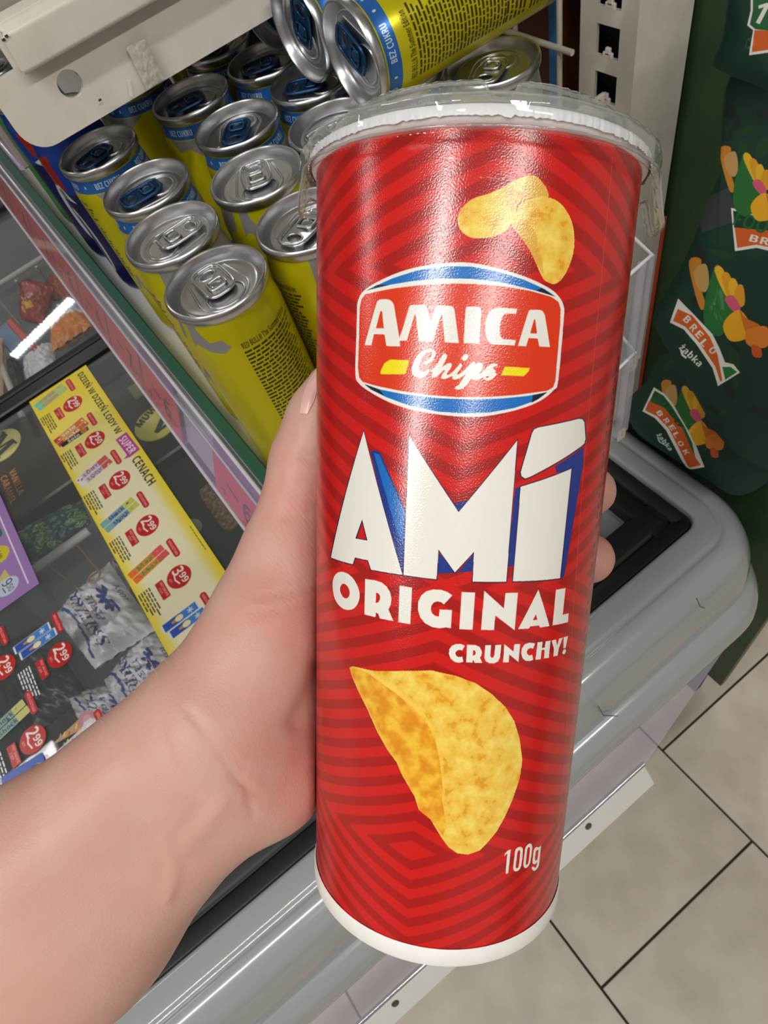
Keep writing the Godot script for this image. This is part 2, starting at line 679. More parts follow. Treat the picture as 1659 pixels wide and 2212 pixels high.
func build_freezer() -> void:
	var f := thing("chest_freezer", "grey chest freezer with a black framed glass lid and rounded bumper", "freezer")
	var x0 := -0.62
	var x1 := 0.437
	var z0 := -2.05
	var z1 := -0.205
	var path := rim_path(x0, x1, z0, z1, 0.02)
	var grey := M(rgb(160, 165, 166), 0.2)
	grey.clearcoat_enabled = true
	grey.clearcoat = 0.7
	grey.clearcoat_roughness = 0.06
	part("rim", loop_mesh([Vector2(-0.002, 0.80), Vector2(-0.002, 0.784), Vector2(0.0, 0.7805), Vector2(0.004, 0.779), Vector2(0.026, 0.7785), Vector2(0.029, 0.7815), Vector2(0.033, 0.7825), Vector2(0.036, 0.7815), Vector2(0.039, 0.779), Vector2(0.05, 0.781), Vector2(0.06, 0.786), Vector2(0.069, 0.795), Vector2(0.077, 0.811), Vector2(0.082, 0.83), Vector2(0.084, 0.85), Vector2(0.085, 0.87), Vector2(0.084, 0.884)], path), grey, f)
	part("bumper", loop_mesh([Vector2(0.08, 0.882), Vector2(0.088, 0.8835), Vector2(0.097, 0.888), Vector2(0.105, 0.896), Vector2(0.110, 0.906), Vector2(0.112, 0.918), Vector2(0.111, 0.93), Vector2(0.106, 0.94), Vector2(0.098, 0.946), Vector2(0.088, 0.948), Vector2(0.076, 0.948)], path), grey, f)
	part("lower_body", loop_mesh([Vector2(0.078, 0.945), Vector2(0.06, 0.952), Vector2(0.02, 0.99), Vector2(0.004, 1.04), Vector2(-0.004, 1.54), Vector2(-0.012, 1.552)], path), M(rgb(205, 206, 204), 0.35), f)
	part("plinth", box_mesh(W((x0 + x1) / 2, 1.585, (z0 + z1) / 2), Vector3(x1 - x0 - 0.06, 0.07, z1 - z0 - 0.06)), M(rgb(40, 40, 42), 0.6), f)
	# black frame of the lid opening
	var black := M(rgb(13, 14, 17), 0.5)
	part("gasket", loop_mesh([Vector2(-0.066, 0.815), Vector2(-0.066, 0.795), Vector2(-0.062, 0.792), Vector2(-0.034, 0.7915), Vector2(-0.030, 0.7965), Vector2(-0.027, 0.7965), Vector2(-0.024, 0.789), Vector2(-0.006, 0.787), Vector2(-0.002, 0.79), Vector2(-0.001, 0.80)], path), black, f)
	# white liner
	var liner := M(rgb(150, 154, 158), 0.55)
	part("liner", loop_mesh([Vector2(-0.055, 1.42), Vector2(-0.05, 1.40), Vector2(-0.045, 0.815)], path), liner, f)
	part("liner_floor", box_mesh(W((x0 + x1) / 2, 1.43, (z0 + z1) / 2), Vector3(x1 - x0, 0.02, z1 - z0)), liner, f)
	# sliding glass lids and the black bar between them
	var glass := pane(rgb(225, 238, 235), 0.04)
	glass.metallic_specular = 0.29
	part("glass_lid", box_mesh(W(-0.092, 0.798, -0.735), Vector3(0.93, 0.004, 0.945)), glass, f)
	part("glass_lid", box_mesh(W(-0.092, 0.806, -1.60), Vector3(0.93, 0.004, 0.78)), glass, f)
	var bar := part("lid_bar", box_mesh(W(-0.092, 0.797, -1.232), Vector3(0.93, 0.016, 0.034), 0.003), M(rgb(20, 22, 26), 0.38), f)
	part("seal", box_mesh(W(-0.092, 0.794, -1.262), Vector3(0.93, 0.012, 0.018), 0.003), M(rgb(14, 15, 18), 0.5), bar)
	# clear ticket strip under the bumper, a blue line on it, and the white rail below
	var clear := pane(rgb(214, 212, 236), 0.34, 0.1)
	var b := MB.new()
	b.flat([W(-0.72, 0.944, -0.100), W(0.415, 0.944, -0.100), W(0.225, 1.022, -0.064), W(-0.72, 1.022, -0.064)], Vector3(0, 0.5, 1))
	part("ticket_strip", b.done(), clear, f)
	part("strip_line", box_mesh(W(-0.16, 0.9465, -0.0975), Vector3(1.12, 0.003, 0.004)), M(rgb(70, 78, 160), 0.4), f)
	var white := M(rgb(228, 228, 224), 0.25)
	var rail := MB.new()
	rail.box(W(-0.25, 1.044, -0.053), Vector3(0.94, 0.006, 0.042), 0.002, Basis(Vector3(1, 0, 0), 0.98))
	part("white_rail", rail.done(), white, f)
	part("rail_edge", rod([W(-0.72, 1.024, -0.065), W(0.22, 1.024, -0.065)], 0.0035, 8), M(rgb(200, 202, 206), 0.12, 0.9), f)
	for x in [0.105, -0.235]:
		var s := part("screw", lathe_mesh([Vector2(0.006, 0), Vector2(0.005, 0.002), Vector2(0.0, 0.003)], 12), M(rgb(120, 120, 122), 0.3, 0.9), f)
		s.position = W(x, 1.036, -0.056)
		s.rotation.x = 0.98
	# scuffs on the rim
	for q in [[[1502, 1290], [1510, 1308], [1520, 1312]], [[1290, 1523], [1302, 1543], [1332, 1545]]]:
		var pts := []
		for w in q:
			pts.append(on_plane(w[0], w[1], W(0.2, 0.842, -0.1195), Vector3(0, 0.12, 0.99)) + Vector3(0, 0, 0.0015))
		part("scratch", rod(pts, 0.0006, 5), M(rgb(84, 84, 82), 0.7), f)

# ---------------------------------------------------------------- goods in the freezer
func disc_on(parent: Node, called: String, at: Vector3, r: float, m: Material, thick := 0.002) -> MeshInstance3D:
	var o := part(called, lathe_mesh([Vector2(r, 0), Vector2(r, thick), Vector2(r - 0.001, thick + 0.0006), Vector2(0, thick + 0.0006)], 40), m, parent)
	o.position = at
	return o

func letter_mesh(t: String, h: float, face := "Droid Serif", bold := true) -> TextMesh:
	var f := SystemFont.new()
	f.font_names = PackedStringArray([face])
	f.font_weight = 700 if bold else 400
	var tm := TextMesh.new()
	tm.font = f
	tm.font_size = 64
	tm.pixel_size = h / 46.0
	tm.depth = 0.0006
	tm.curve_step = 3.0
	tm.text = t
	return tm

# lettering lying flat: «along» is the reading direction, «up» the way the letters stand
func lay(o: MeshInstance3D, at: Vector3, along: Vector3, up: Vector3) -> void:
	var z := along.cross(up).normalized()
	o.transform = Transform3D(Basis(along.normalized(), up.normalized(), z), at)

func ice_box(label: String, at: Vector3, size: Vector3, turn: float, col: Color, group := "") -> Node3D:
	var o := thing("ice_cream_pack", label, "ice cream", at, group)
	o.rotation.y = turn
	part("carton", box_mesh(Vector3(0, -size.y / 2, 0), size, 0.004), M(col, 0.3), o)
	return o

func foil_bag(called: String, label: String, q: Array, drop: float, puff: float, m: Material, seed_: int, category := "bag", group := "") -> Node3D:
	var p := []
	var mid := Vector3.ZERO
	for w in q:
		p.append(w if w is Vector3 else on_drop(w[0], w[1], drop))
		mid += p[-1] / 4.0
	var o := thing(called, label, category, mid, group)
	part("bag", pillow(p[0] - mid, p[1] - mid, p[2] - mid, p[3] - mid, Vector3.UP, puff, puff * 0.55, seed_), m, o)
	return o

func build_freezer_goods() -> void:
	var dark := rgb(58, 44, 38)
	var gold := M(rgb(232, 222, 140), 0.35)
	var ink := M(rgb(34, 52, 58), 0.5)
	# dark pack with a gold disc, its letters and flavour
	var o := ice_box("dark brown ice cream carton with a gold disc and bronze flavour lettering", W(-0.315, 0.925, -1.245), Vector3(0.20, 0.06, 0.27), 0.02, dark)
	disc_on(o, "gold_disc", Vector3(-0.022, 0.0005, -0.085), 0.046, gold)
	var t := part("emblem_letter", letter_mesh("M", 0.05), ink, o)
	lay(t, Vector3(-0.022, 0.0042, -0.085), Vector3(0.25, 0, 1), Vector3(1, 0, -0.25))
	t = part("flavour", letter_mesh("VANILLA", 0.014, "Droid Sans"), M(rgb(214, 140, 70), 0.4), o)
	lay(t, Vector3(-0.028, 0.0015, 0.043), Vector3(-0.05, 0, 1), Vector3(1, 0, 0.05))
	t = part("flavour", letter_mesh("CARAMEL", 0.014, "Droid Sans"), M(rgb(214, 140, 70), 0.4), o)
	lay(t, Vector3(-0.049, 0.0015, 0.047), Vector3(-0.05, 0, 1), Vector3(1, 0, 0.05))
	var seal := disc_on(o, "white_seal", Vector3(0.098, 0.0005, -0.115), 0.013, M(rgb(205, 198, 180), 0.5))
	seal.scale = Vector3(0.9, 1, 0.9)
	# its twin beyond the poster, the disc upside down
	o = ice_box("dark ice cream carton with a lime gold disc between poster and price rail", W(-0.04, 0.915, -1.13), Vector3(0.19, 0.06, 0.26), 0.0, rgb(32, 26, 24))
	disc_on(o, "gold_disc", Vector3(-0.003, 0.0005, 0.035), 0.047, M(rgb(238, 230, 110), 0.3))
	t = part("emblem_letter", letter_mesh("V", 0.06), ink, o)
	lay(t, Vector3(0.012, 0.0042, 0.05), Vector3(0.45, 0, 1), Vector3(1, 0, -0.45))
	t = part("small_letters", letter_mesh("MUW", 0.016, "Droid Sans"), ink, o)
	lay(t, Vector3(-0.012, 0.0042, 0.005), Vector3(1, 0, -0.35), Vector3(-0.35, 0, -1))
	part("bright_window", box_mesh(Vector3(0.03, 0.0006, -0.085), Vector3(0.08, 0.001, 0.05), 0.0004), M(rgb(120, 132, 84), 0.35), o)
	# carton with a picture of an almond bar
	o = ice_box("black ice cream carton printed with an almond bar under the price rail", W(-0.05, 0.92, -0.84), Vector3(0.20, 0.06, 0.28), 0.0, rgb(26, 23, 22))
	var bar := MB.new()
	bar.lathe([Vector2(0, -0.062), Vector2(0.012, -0.06), Vector2(0.019, -0.05), Vector2(0.02, 0.0), Vector2(0.019, 0.05), Vector2(0.012, 0.06), Vector2(0, 0.062)], 20)
	var almond := part("printed_bar", bar.done(), triplanar(textured(noise_tex(64, 0.12, 3, 8, rgb(66, 44, 30), rgb(122, 92, 62), rgb(190, 164, 128)), 0.6), 14.0), o)
	almond.transform = Transform3D(Basis(Vector3(1, 0, 0), Vector3(0, 0, 1), Vector3(0, -0.08, 0)), Vector3(0.012, 0.0, 0.02))
	disc_on(o, "pale_medal", Vector3(-0.052, 0.0005, 0.026), 0.02, M(rgb(150, 150, 132), 0.45))
	# green leaf bag
	var s := Sheet.new(512, 512, rgb(42, 82, 78), 1.0)
	for i in 26:
		var c := Vector2(rng.randf() * 512, rng.randf() * 512)
		var a := rng.randf() * TAU
		var r := rng.randf_range(34, 58)
		s.oval(c, Vector2(r, r * 0.62), a, rgb(170, 196, 140))
		s.oval(c, Vector2(r * 0.9, r * 0.53), a, rgb(82, 122, 84))
		s.line(PackedVector2Array([c - Vector2.from_angle(a) * r * 0.8, c + Vector2.from_angle(a) * r * 0.8]), 3, rgb(170, 196, 140))
	foil_bag("leaf_bag", "dark green frozen bag printed with pale leaves beside the wire divider", [[52, 1240], [196, 1128], [176, 1082], [40, 1150]], 0.94, 0.02, textured(s.tex(), 0.3), 5)
	# silver bags with blue lettering, their text turned towards the far side
	s = Sheet.new(512, 640, rgb(226, 226, 230), 1.0)
	var blue := rgb(38, 52, 132)
	s.line(PackedVector2Array([Vector2(60, 60), Vector2(130, 130), Vector2(270, 160), Vector2(400, 140), Vector2(470, 90)]), 26, rgb(58, 92, 160))
	s.text("ŚNIEŻKA", Vector2(266, 230), Vector2(420, 120), 0.06, blue, "Droid Serif")
	s.text("PERŁA", Vector2(270, 350), Vector2(190, 52), 0.06, rgb(60, 96, 168))
	for i in 7:
		var a := PI + PI * i / 6.0
		s.oval(Vector2(266, 500) + Vector2.from_angle(a) * 62, Vector2(40, 15), a, blue)
	s.text("LODY", Vector2(266, 590), Vector2(120, 34), 0.0, rgb(120, 124, 150))
	var silver := relief(textured(s.tex(), 0.26), grey_tex(256, 0.014, 3, 9), 0.10)
	var gg := "silver frozen bags"
	foil_bag("frozen_bag", "silver bag with blue lettering and snowflake beside the wire divider, upper", [[338, 1360], [236, 1214], [118, 1330], [206, 1446]], 0.93, 0.03, silver, 11, "bag", gg)
	foil_bag("frozen_bag", "silver bag with blue lettering lying next to the yellow poster, lower", [[420, 1480], [340, 1350], [226, 1470], [285, 1575]], 0.955, 0.03, silver, 12, "bag", gg)
	foil_bag("frozen_bag", "crumpled silver bag behind the clear printed foil and the forearm", [[360, 1585], [278, 1462], [150, 1510], [215, 1640]], 0.985, 0.035, silver, 13, "bag", gg)
	foil_bag("frozen_bag", "silver bag half under the edge of the yellow poster", [[400, 1290], [330, 1170], [236, 1215], [300, 1330]], 0.99, 0.025, silver, 14, "bag", gg)
	var grey := relief(textured(noise_tex(256, 0.02, 4, 17, rgb(120, 124, 126), rgb(170, 174, 176), rgb(214, 218, 218)), 0.35, 0.2), grey_tex(256, 0.02, 4, 18), 0.6)
	foil_bag("ice_bag", "pale grey crumpled bag in the freezer corner under the glass", [W(0.08, 0.9, -0.29), W(0.37, 0.9, -0.29), W(0.37, 0.9, -0.50), W(0.08, 0.9, -0.52)], 0.90, 0.03, grey, 21)
	foil_bag("ice_bag", "grey crumpled bag deeper in the freezer beside the corner bag", [W(0.04, 0.92, -0.56), W(0.365, 0.92, -0.535), W(0.365, 0.92, -0.78), W(0.04, 0.92, -0.80)], 0.93, 0.03, grey, 22)
	# dark blue bags in the near corner under the forearm
	s = Sheet.new(256, 256, rgb(26, 40, 96), 1.0)
	for i in 14:
		s.oval(Vector2(rng.randf() * 256, rng.randf() * 256), Vector2(16, 9), rng.randf() * 3, [rgb(196, 170, 60), rgb(60, 110, 170), rgb(18, 24, 50)][i % 3])
	var navy := textured(s.tex(), 0.3)
	foil_bag("frozen_bag", "dark blue frozen bag with small golden dots by the black gasket", [[330, 2000], [395, 2040], [500, 1895], [440, 1840]], 0.90, 0.02, navy, 31)
	foil_bag("frozen_bag", "dark blue frozen bag in the corner behind the tube's foot", [[540, 1800], [610, 1850], [730, 1700], [660, 1660]], 0.90, 0.02, navy, 32)
	var soot := textured(noise_tex(128, 0.05, 4, 37, rgb(26, 30, 36), rgb(48, 56, 62), rgb(84, 94, 100)), 0.35)
	foil_bag("frozen_bag", "black frozen bag under the clear printed foil", [[-40, 1420], [60, 1600], [190, 1500], [90, 1350]], 1.0, 0.03, soot, 41)
	foil_bag("frozen_bag", "black frozen bag filling the near side under the forearm", [[60, 1640], [270, 1880], [470, 1700], [260, 1560]], 1.04, 0.03, soot, 42)
	foil_bag("frozen_bag", "black frozen bag beside the silver bags at the poster's edge", [[380, 1500], [520, 1720], [760, 1500], [560, 1300]], 1.0, 0.03, soot, 43)
	# wire divider with hooks
	var wire := M(rgb(206, 206, 206), 0.4)
	var w := thing("wire_divider", "grey bar with two curled wires hanging in the freezer", "divider", W(-0.33, 0.93, -0.98))
	var org := w.position
	part("bar", rod([on_drop(66, 1236, 0.93) - org, on_drop(192, 1146, 0.93) - org], 0.009, 10), wire, w)
	for q in [[[92, 1212], [205, 1300]], [[160, 1170], [215, 1235]]]:
		var a := on_drop(q[0][0], q[0][1], 0.935) - org
		var e := on_drop(q[1][0], q[1][1], 0.90) - org
		var pts := [a, e]
		var d := (e - a).normalized()
		var side := d.cross(Vector3.UP).normalized()
		for i in range(1, 12):
			var g := TAU * i / 12.0
			pts.append(e + d * sin(g) * 0.012 + side * (1 - cos(g)) * 0.012)
		part("hook", rod(pts, 0.0018, 6), M(rgb(170, 140, 116), 0.4), w)
	# far basket beyond the black bar
	var bk := thing("wire_basket", "pale wire basket beyond the black lid bar", "basket", W(-0.1, 0.93, -1.75))
	var pale := M(rgb(186, 184, 180), 0.4)
	org = bk.position
	for q in [[[-30, 632], [98, 552]], [[-20, 735], [50, 905]]]:
		part("basket_rail", rod([on_drop(q[0][0], q[0][1], 0.90) - org, on_drop(q[1][0], q[1][1], 0.90) - org], 0.007, 8), pale, bk)
	for q in [[[34, 606], [60, 640]], [[78, 576], [108, 618]], [[-10, 640], [44, 700]]]:
		part("basket_wire", rod([on_drop(q[0][0], q[0][1], 0.90) - org, on_drop(q[1][0], q[1][1], 1.0) - org], 0.0035, 6), pale, bk)
	s = Sheet.new(256, 256, rgb(150, 44, 36), 1.0)
	s.oval(Vector2(128, 90), Vector2(70, 44), 0.2, rgb(176, 92, 92))
	s.text("LODY", Vector2(130, 150), Vector2(100, 26), -0.3, rgb(224, 190, 180))
	s.rect(Vector2(150, 196), Vector2(66, 36), -0.2, rgb(216, 172, 40), 6)
	s.poly(PackedVector2Array([Vector2(60, 230), Vector2(96, 170), Vector2(110, 236)]), rgb(214, 150, 60))
	foil_bag("frozen_bag", "red frozen bag with a yellow patch in the wire basket", [[46, 690], [92, 700], [118, 620], [52, 604]], 0.95, 0.03, textured(s.tex(), 0.35), 51)
	s = Sheet.new(256, 256, rgb(168, 182, 206), 1.0)
	s.rect(Vector2(128, 210), Vector2(256, 92), 0.0, rgb(222, 130, 44))
	s.line(PackedVector2Array([Vector2(0, 160), Vector2(256, 150)]), 14, rgb(238, 236, 232))
	s.text("LODY", Vector2(110, 120), Vector2(130, 30), 0.0, rgb(176, 52, 60))
	s.oval(Vector2(190, 60), Vector2(50, 26), 0.4, rgb(150, 104, 72))
	foil_bag("frozen_bag", "white and orange frozen bag in the wire basket", [[112, 762], [198, 706], [166, 634], [118, 690]], 0.93, 0.03, textured(s.tex(), 0.35), 52)
	foil_bag("frozen_bag", "crumpled white frozen bag behind the black lid bar", [[60, 850], [128, 800], [112, 740], [56, 776]], 0.98, 0.03, M(rgb(226, 228, 232), 0.4), 53)
	o = thing("ice_cream_pack", "blue and red ice cream carton at the basket's corner", "ice cream", on_drop(22, 728, 0.93))
	part("carton", box_mesh(Vector3(0, -0.03, 0), Vector3(0.05, 0.06, 0.14), 0.004, Basis(Vector3.UP, 0.1)), M(rgb(92, 120, 158), 0.4), o)
	part("red_edge", box_mesh(Vector3(0.024, -0.028, 0), Vector3(0.02, 0.062, 0.142), 0.004, Basis(Vector3.UP, 0.1)), M(rgb(190, 62, 40), 0.4), o)
	foil_bag("frozen_bag", "orange brown frozen bag half under the price rail", [[110, 650], [160, 640], [150, 590], [104, 600]], 0.97, 0.02, M(rgb(150, 62, 34), 0.4), 54)
	foil_bag("frozen_bag", "beige paper bag at the freezer's far left", [[-60, 960], [10, 900], [6, 730], [-50, 740]], 0.90, 0.03, M(rgb(206, 174, 138), 0.5), 55)
	foil_bag("frozen_bag", "dark brown frozen bag under the black lid bar", [[20, 880], [70, 860], [40, 770], [10, 780]], 1.0, 0.02, M(rgb(70, 48, 42), 0.5), 56)

# ---------------------------------------------------------------- posters on the glass
const POSTER_MM := 2.05      # picture points per millimetre
func pm(u: float, v: float, vtop: float) -> Vector2:         # poster millimetres to picture points
	return Vector2(u, vtop - v) * POSTER_MM

func price_group(s: Sheet, u: float, v: float, vtop: float, price: String, k: int, on_foil := false) -> void:
	var red := rgb(196, 34, 36)
	var white := rgb(246, 240, 234)
	var P := POSTER_MM
	s.rect(pm(u, v + 42, vtop), Vector2(40, 10.5) * P, 0.0, red, 5 * P)
	s.text("WIELOSZTUKA", pm(u, v + 42, vtop), Vector2(33, 4.2) * P, 0.0, rgb(240, 180, 176))
	s.oval(pm(u + 53, v + 27, vtop), Vector2(20, 19.5) * P, 0.0, red)
	s.text(price.substr(0, 1), pm(u + 43, v + 30, vtop), Vector2(11, 19) * P, 0.0, white)
	s.text(price.substr(2, 2), pm(u + 59, v + 33, vtop), Vector2(17, 11) * P, 0.0, white)
	s.line(PackedVector2Array([pm(u + 47, v + 21.5, vtop), pm(u + 54, v + 19.5, vtop), pm(u + 64, v + 22.5, vtop)]), 2.4 * P, white)
	s.text("SZT.", pm(u + 51, v + 13.5, vtop), Vector2(9, 3.4) * P, 0.0, rgb(240, 190, 186))
	s.rect(pm(u + 55, v - 3, vtop), Vector2(34, 13) * P, 0.0, red, 1.6 * P)
	s.text("PRZY ZAKUPIE", pm(u + 55, v - 0.5, vtop), Vector2(28, 3.6) * P, 0.0, rgb(240, 190, 186))
	s.text("2 SZT.", pm(u + 55, v - 6, vtop), Vector2(13, 3.4) * P, 0.0, rgb(240, 190, 186))
	s.small_print(pm(u + 60, v - 28, vtop), Vector2(48, 22) * P, 0.0, 5, rgb(236, 236, 236) if on_foil else rgb(92, 84, 50), 60 + k)

func wrapper(s: Sheet, u: float, v: float, vtop: float, cols: Array, word: String) -> void:   # two bars of ice cream seen end to end
	var P := POSTER_MM
	for i in 2:
		var c := pm(u - 9 + 14 * i, v - 3 + 3 * i, vtop)
		var tilt := -0.16
		s.rect(c, Vector2(13, 66) * P, tilt, cols[0], 1.5 * P)
		s.rect(c + Vector2(0, -23).rotated(tilt) * P, Vector2(13, 19) * P, tilt, cols[1], 1.5 * P)
		s.rect(c + Vector2(0, 27).rotated(tilt) * P, Vector2(13, 12) * P, tilt, cols[2], 1.5 * P)
		for j in 7:
			s.oval(c + Vector2(rng.randf_range(-5, 5), rng.randf_range(-30, 30)).rotated(tilt) * P, Vector2(2.6, 1.6) * P, rng.randf() * 3, cols[1 + j % 3])
		s.text(word, c + Vector2(0, 2) * P, Vector2(30, 8) * P, -PI / 2 + tilt, cols[3])

func blue_cones(s: Sheet, u: float, v: float, vtop: float) -> void:
	var P := POSTER_MM
	for i in 2:
		var c := pm(u - 8 + 16 * i, v - 2 + 5 * i, vtop)
		s.rect(c, Vector2(15, 62) * P, 0.0, rgb(222, 230, 240), 1.0 * P)
		s.rect(c, Vector2(13.5, 56) * P, 0.0, rgb(44, 84, 178))
		s.rect(c + Vector2(0, -14) * P, Vector2(13.5, 26) * P, 0.0, rgb(70, 132, 208))
		for j in 3:
			s.rect(c + Vector2(0, -17) * P, Vector2(10, 1.6) * P, PI * j / 3.0, rgb(214, 228, 244))
		s.poly(PackedVector2Array([c + Vector2(-3.4, 4) * P, c + Vector2(3.4, 4) * P, c + Vector2(1.6, 15) * P, c + Vector2(-1.6, 15) * P]), rgb(206, 142, 54))
		s.oval(c + Vector2(0, 2) * P, Vector2(5, 6.5) * P, 0.0, rgb(240, 228, 184))

func sheet_on_glass(o: Node3D, called: String, u0: float, u1: float, v0: float, v1: float, m: Material, drop: float, thick := 0.0004) -> void:
	# u runs along +z from z = -1.21, v along +x from x = -0.21 (millimetres); letters stand towards +x
	var a := W(-0.21 + v0 / 1000.0, drop, -1.21 + u0 / 1000.0)
	var b := W(-0.21 + v0 / 1000.0, drop, -1.21 + u1 / 1000.0)
	var d := W(-0.21 + v1 / 1000.0, drop, -1.21 + u1 / 1000.0)
	var e := W(-0.21 + v1 / 1000.0, drop, -1.21 + u0 / 1000.0)
	var q := MB.new()
	q.quad_uv(a, b, d, e, Vector3.UP)
	if thick > 0.0:
		var dn := Vector3(0, -thick, 0)
		q.flat([a + dn, b + dn, d + dn, e + dn], Vector3.DOWN)
	part(called, q.done(), m, o)

func build_posters() -> void:
	var P := POSTER_MM
	# long yellow poster; its print pales from a yellow border to a cream middle
	var len_u := 952.0
	var top := 128.0
	var s := Sheet.new(int(len_u * P), int(top * P), rgb(240, 216, 60), 2.0)
	var steps := 40
	for i in steps:
		var t := float(i) / (steps - 1)
		var col := rgb(240, 216, 60).lerp(rgb(242, 236, 196), t)
		s.rect(pm(500, 62, top), Vector2(940 - t * 520, 122 - t * 40) * P, 0.0, col, (60 - t * 20) * P)
	var ink := rgb(58, 56, 34)
	s.text("DZIEŃ W DZIEŃ LODY W", pm(118, 112, top), Vector2(212, 16) * P, 0.0, ink)
	s.rect(pm(262, 111, top), Vector2(58, 23) * P, -0.05, rgb(186, 66, 150))
	s.poly(PackedVector2Array([pm(282, 104, top), pm(292, 104, top), pm(287, 92, top)]), rgb(186, 66, 150))
	s.text("SUPER", pm(262, 111, top), Vector2(48, 15) * P, -0.05, rgb(248, 232, 244))
	s.text("CENACH", pm(338, 110, top), Vector2(76, 16) * P, 0.0, ink)
	var prices := ["2.99", "2.50", "2.99", "2.99", "3.99", "2.99", "2.99", "2.99"]
	for k in 8:
		var u := 27.0 + 122.0 * k
		if k < 7:
			price_group(s, u, 41, top, prices[k], k)
		match k:
			0: wrapper(s, u, 41, top, [rgb(150, 196, 110), rgb(178, 206, 120), rgb(120, 206, 190), rgb(222, 110, 150)], "LODY")
			1:
				wrapper(s, u, 41, top, [rgb(222, 150, 78), rgb(224, 110, 62), rgb(206, 60, 66), rgb(246, 236, 226)], "Solo")
				s.rect(pm(u + 15, 41, top), Vector2(11, 56) * P, 0.0, rgb(38, 34, 34), 1.5 * P)
				s.text("Solo", pm(u + 15, 38, top), Vector2(24, 8) * P, -PI / 2, rgb(246, 240, 236))
				s.oval(pm(u + 15, 60, top), Vector2(5, 7) * P, 0.0, rgb(206, 120, 70))
			2: wrapper(s, u, 41, top, [rgb(196, 196, 216), rgb(206, 92, 96), rgb(226, 228, 236), rgb(176, 80, 120)], "LODY")
			3: wrapper(s, u, 41, top, [rgb(132, 170, 196), rgb(206, 206, 90), rgb(120, 180, 176), rgb(40, 56, 110)], "Shock")
			4: wrapper(s, u, 41, top, [rgb(232, 140, 56), rgb(224, 88, 92), rgb(236, 120, 40), rgb(84, 150, 66)], "Max")
			_: blue_cones(s, u, 42, top)
	s.text("YARBARA", pm(720, 16, top), Vector2(46, 14) * P, 0.0, ink)
	s.small_print(pm(560, 122, top), Vector2(120, 3) * P, 0.0, 1, rgb(120, 112, 70), 99)
	var o := thing("price_poster", "long yellow price poster with red price discs lying on the freezer glass", "poster")
	sheet_on_glass(o, "paper", 0, len_u, 0, top, textured(s.tex(), 0.45), 0.7945)
	# clear foil printed with bars, cones and prices
	s = Sheet.new(int(470 * P), int(210 * P), Color(0.5, 0.5, 0.5, 0.0), 2.0, true)
	top = 210.0
	var foil_v := -300.0        # v of the foil's lower edge
	var uu := 440.0
	blue_cones(s, 504 - uu, -158 - foil_v, top)
	price_group(s, 500 - uu, -160 - foil_v, top, "2.99", 21, true)
	# two ice cream cones in sprinkled paper
	for i in 2:
		var c := pm(672 + 14 * i - uu, -150 - foil_v, top)
		s.poly(PackedVector2Array([c + Vector2(-9, -12) * P, c + Vector2(9, -12) * P, c + Vector2(1, 34) * P, c + Vector2(-2, 34) * P]), [rgb(196, 150, 96), rgb(206, 204, 206)][i])
		for j in 6:
			s.rect(c + Vector2(rng.randf_range(-5, 5), -6 + j * 6) * P, Vector2(7, 2) * P, 0.6, [rgb(190, 70, 80), rgb(236, 214, 120), rgb(150, 170, 210)][j % 3])
		for j in 9:
			var a := TAU * j / 9.0
			s.oval(c + (Vector2(0, -16) + Vector2.from_angle(a) * 7) * P, Vector2(6, 5) * P, a, [rgb(198, 136, 150), rgb(220, 216, 222)][i])
		s.oval(c + Vector2(0, -16) * P, Vector2(7, 6) * P, 0.0, [rgb(214, 160, 170), rgb(232, 230, 236)][i])
	s.rect(pm(690 - uu, -118 - foil_v, top), Vector2(42, 11) * P, 0.0, rgb(196, 34, 36), 5 * P)
	s.text("WIELOSZTUKA", pm(690 - uu, -118 - foil_v, top), Vector2(34, 4.2) * P, 0.0, rgb(240, 180, 176))
	wrapper(s, 598 - uu, -232 - foil_v, top, [rgb(132, 170, 150), rgb(206, 206, 120), rgb(150, 170, 190), rgb(70, 70, 110)], "Shock")
	price_group(s, 592 - uu, -236 - foil_v, top, "2.99", 22, true)
	price_group(s, 456 - uu, -240 - foil_v, top, "2.99", 23, true)
	# a blue biscuit pack
	var q := pm(690 - uu, -236 - foil_v, top)
	s.rect(q, Vector2(46, 62) * P, 0.12, rgb(54, 92, 186), 2 * P)
	s.text("OREO", q + Vector2(-2, 8) * P, Vector2(34, 9) * P, -PI / 2 + 0.35, rgb(238, 240, 246))
	s.oval(q + Vector2(2, -18) * P, Vector2(12, 12) * P, 0.0, rgb(232, 236, 240))
	s.oval(q + Vector2(1, -17) * P, Vector2(11, 11) * P, 0.0, rgb(58, 58, 64))
	s.oval(q + Vector2(26, -14) * P, Vector2(10, 13) * P, 0.0, rgb(222, 224, 228))
	for j in 5:
		s.line(PackedVector2Array([q + Vector2(18 + j * 4, -24) * P, q + Vector2(20 + j * 4, -5) * P]), 1.4 * P, rgb(60, 62, 70))
	var foil := textured(s.tex(), 0.3)
	foil.transparency = BaseMaterial3D.TRANSPARENCY_ALPHA
	foil.cull_mode = BaseMaterial3D.CULL_DISABLED
	o = thing("printed_foil", "clear foil on the freezer glass printed with cones, bars and prices", "poster")
	sheet_on_glass(o, "foil", uu, uu + 470, foil_v, foil_v + 210, foil, 0.7947, 0.0)
	# purple poster at the far side
	s = Sheet.new(640, 420, rgb(160, 124, 188), 2.0)
	s.line(PackedVector2Array([Vector2(200, 30), Vector2(612, 30)]), 5, rgb(236, 226, 240))
	s.rect(Vector2(300, 60), Vector2(120, 34), 0.0, rgb(36, 110, 78), 10)
	s.text("LODY", Vector2(300, 60), Vector2(96, 20), 0.0, rgb(226, 236, 230))
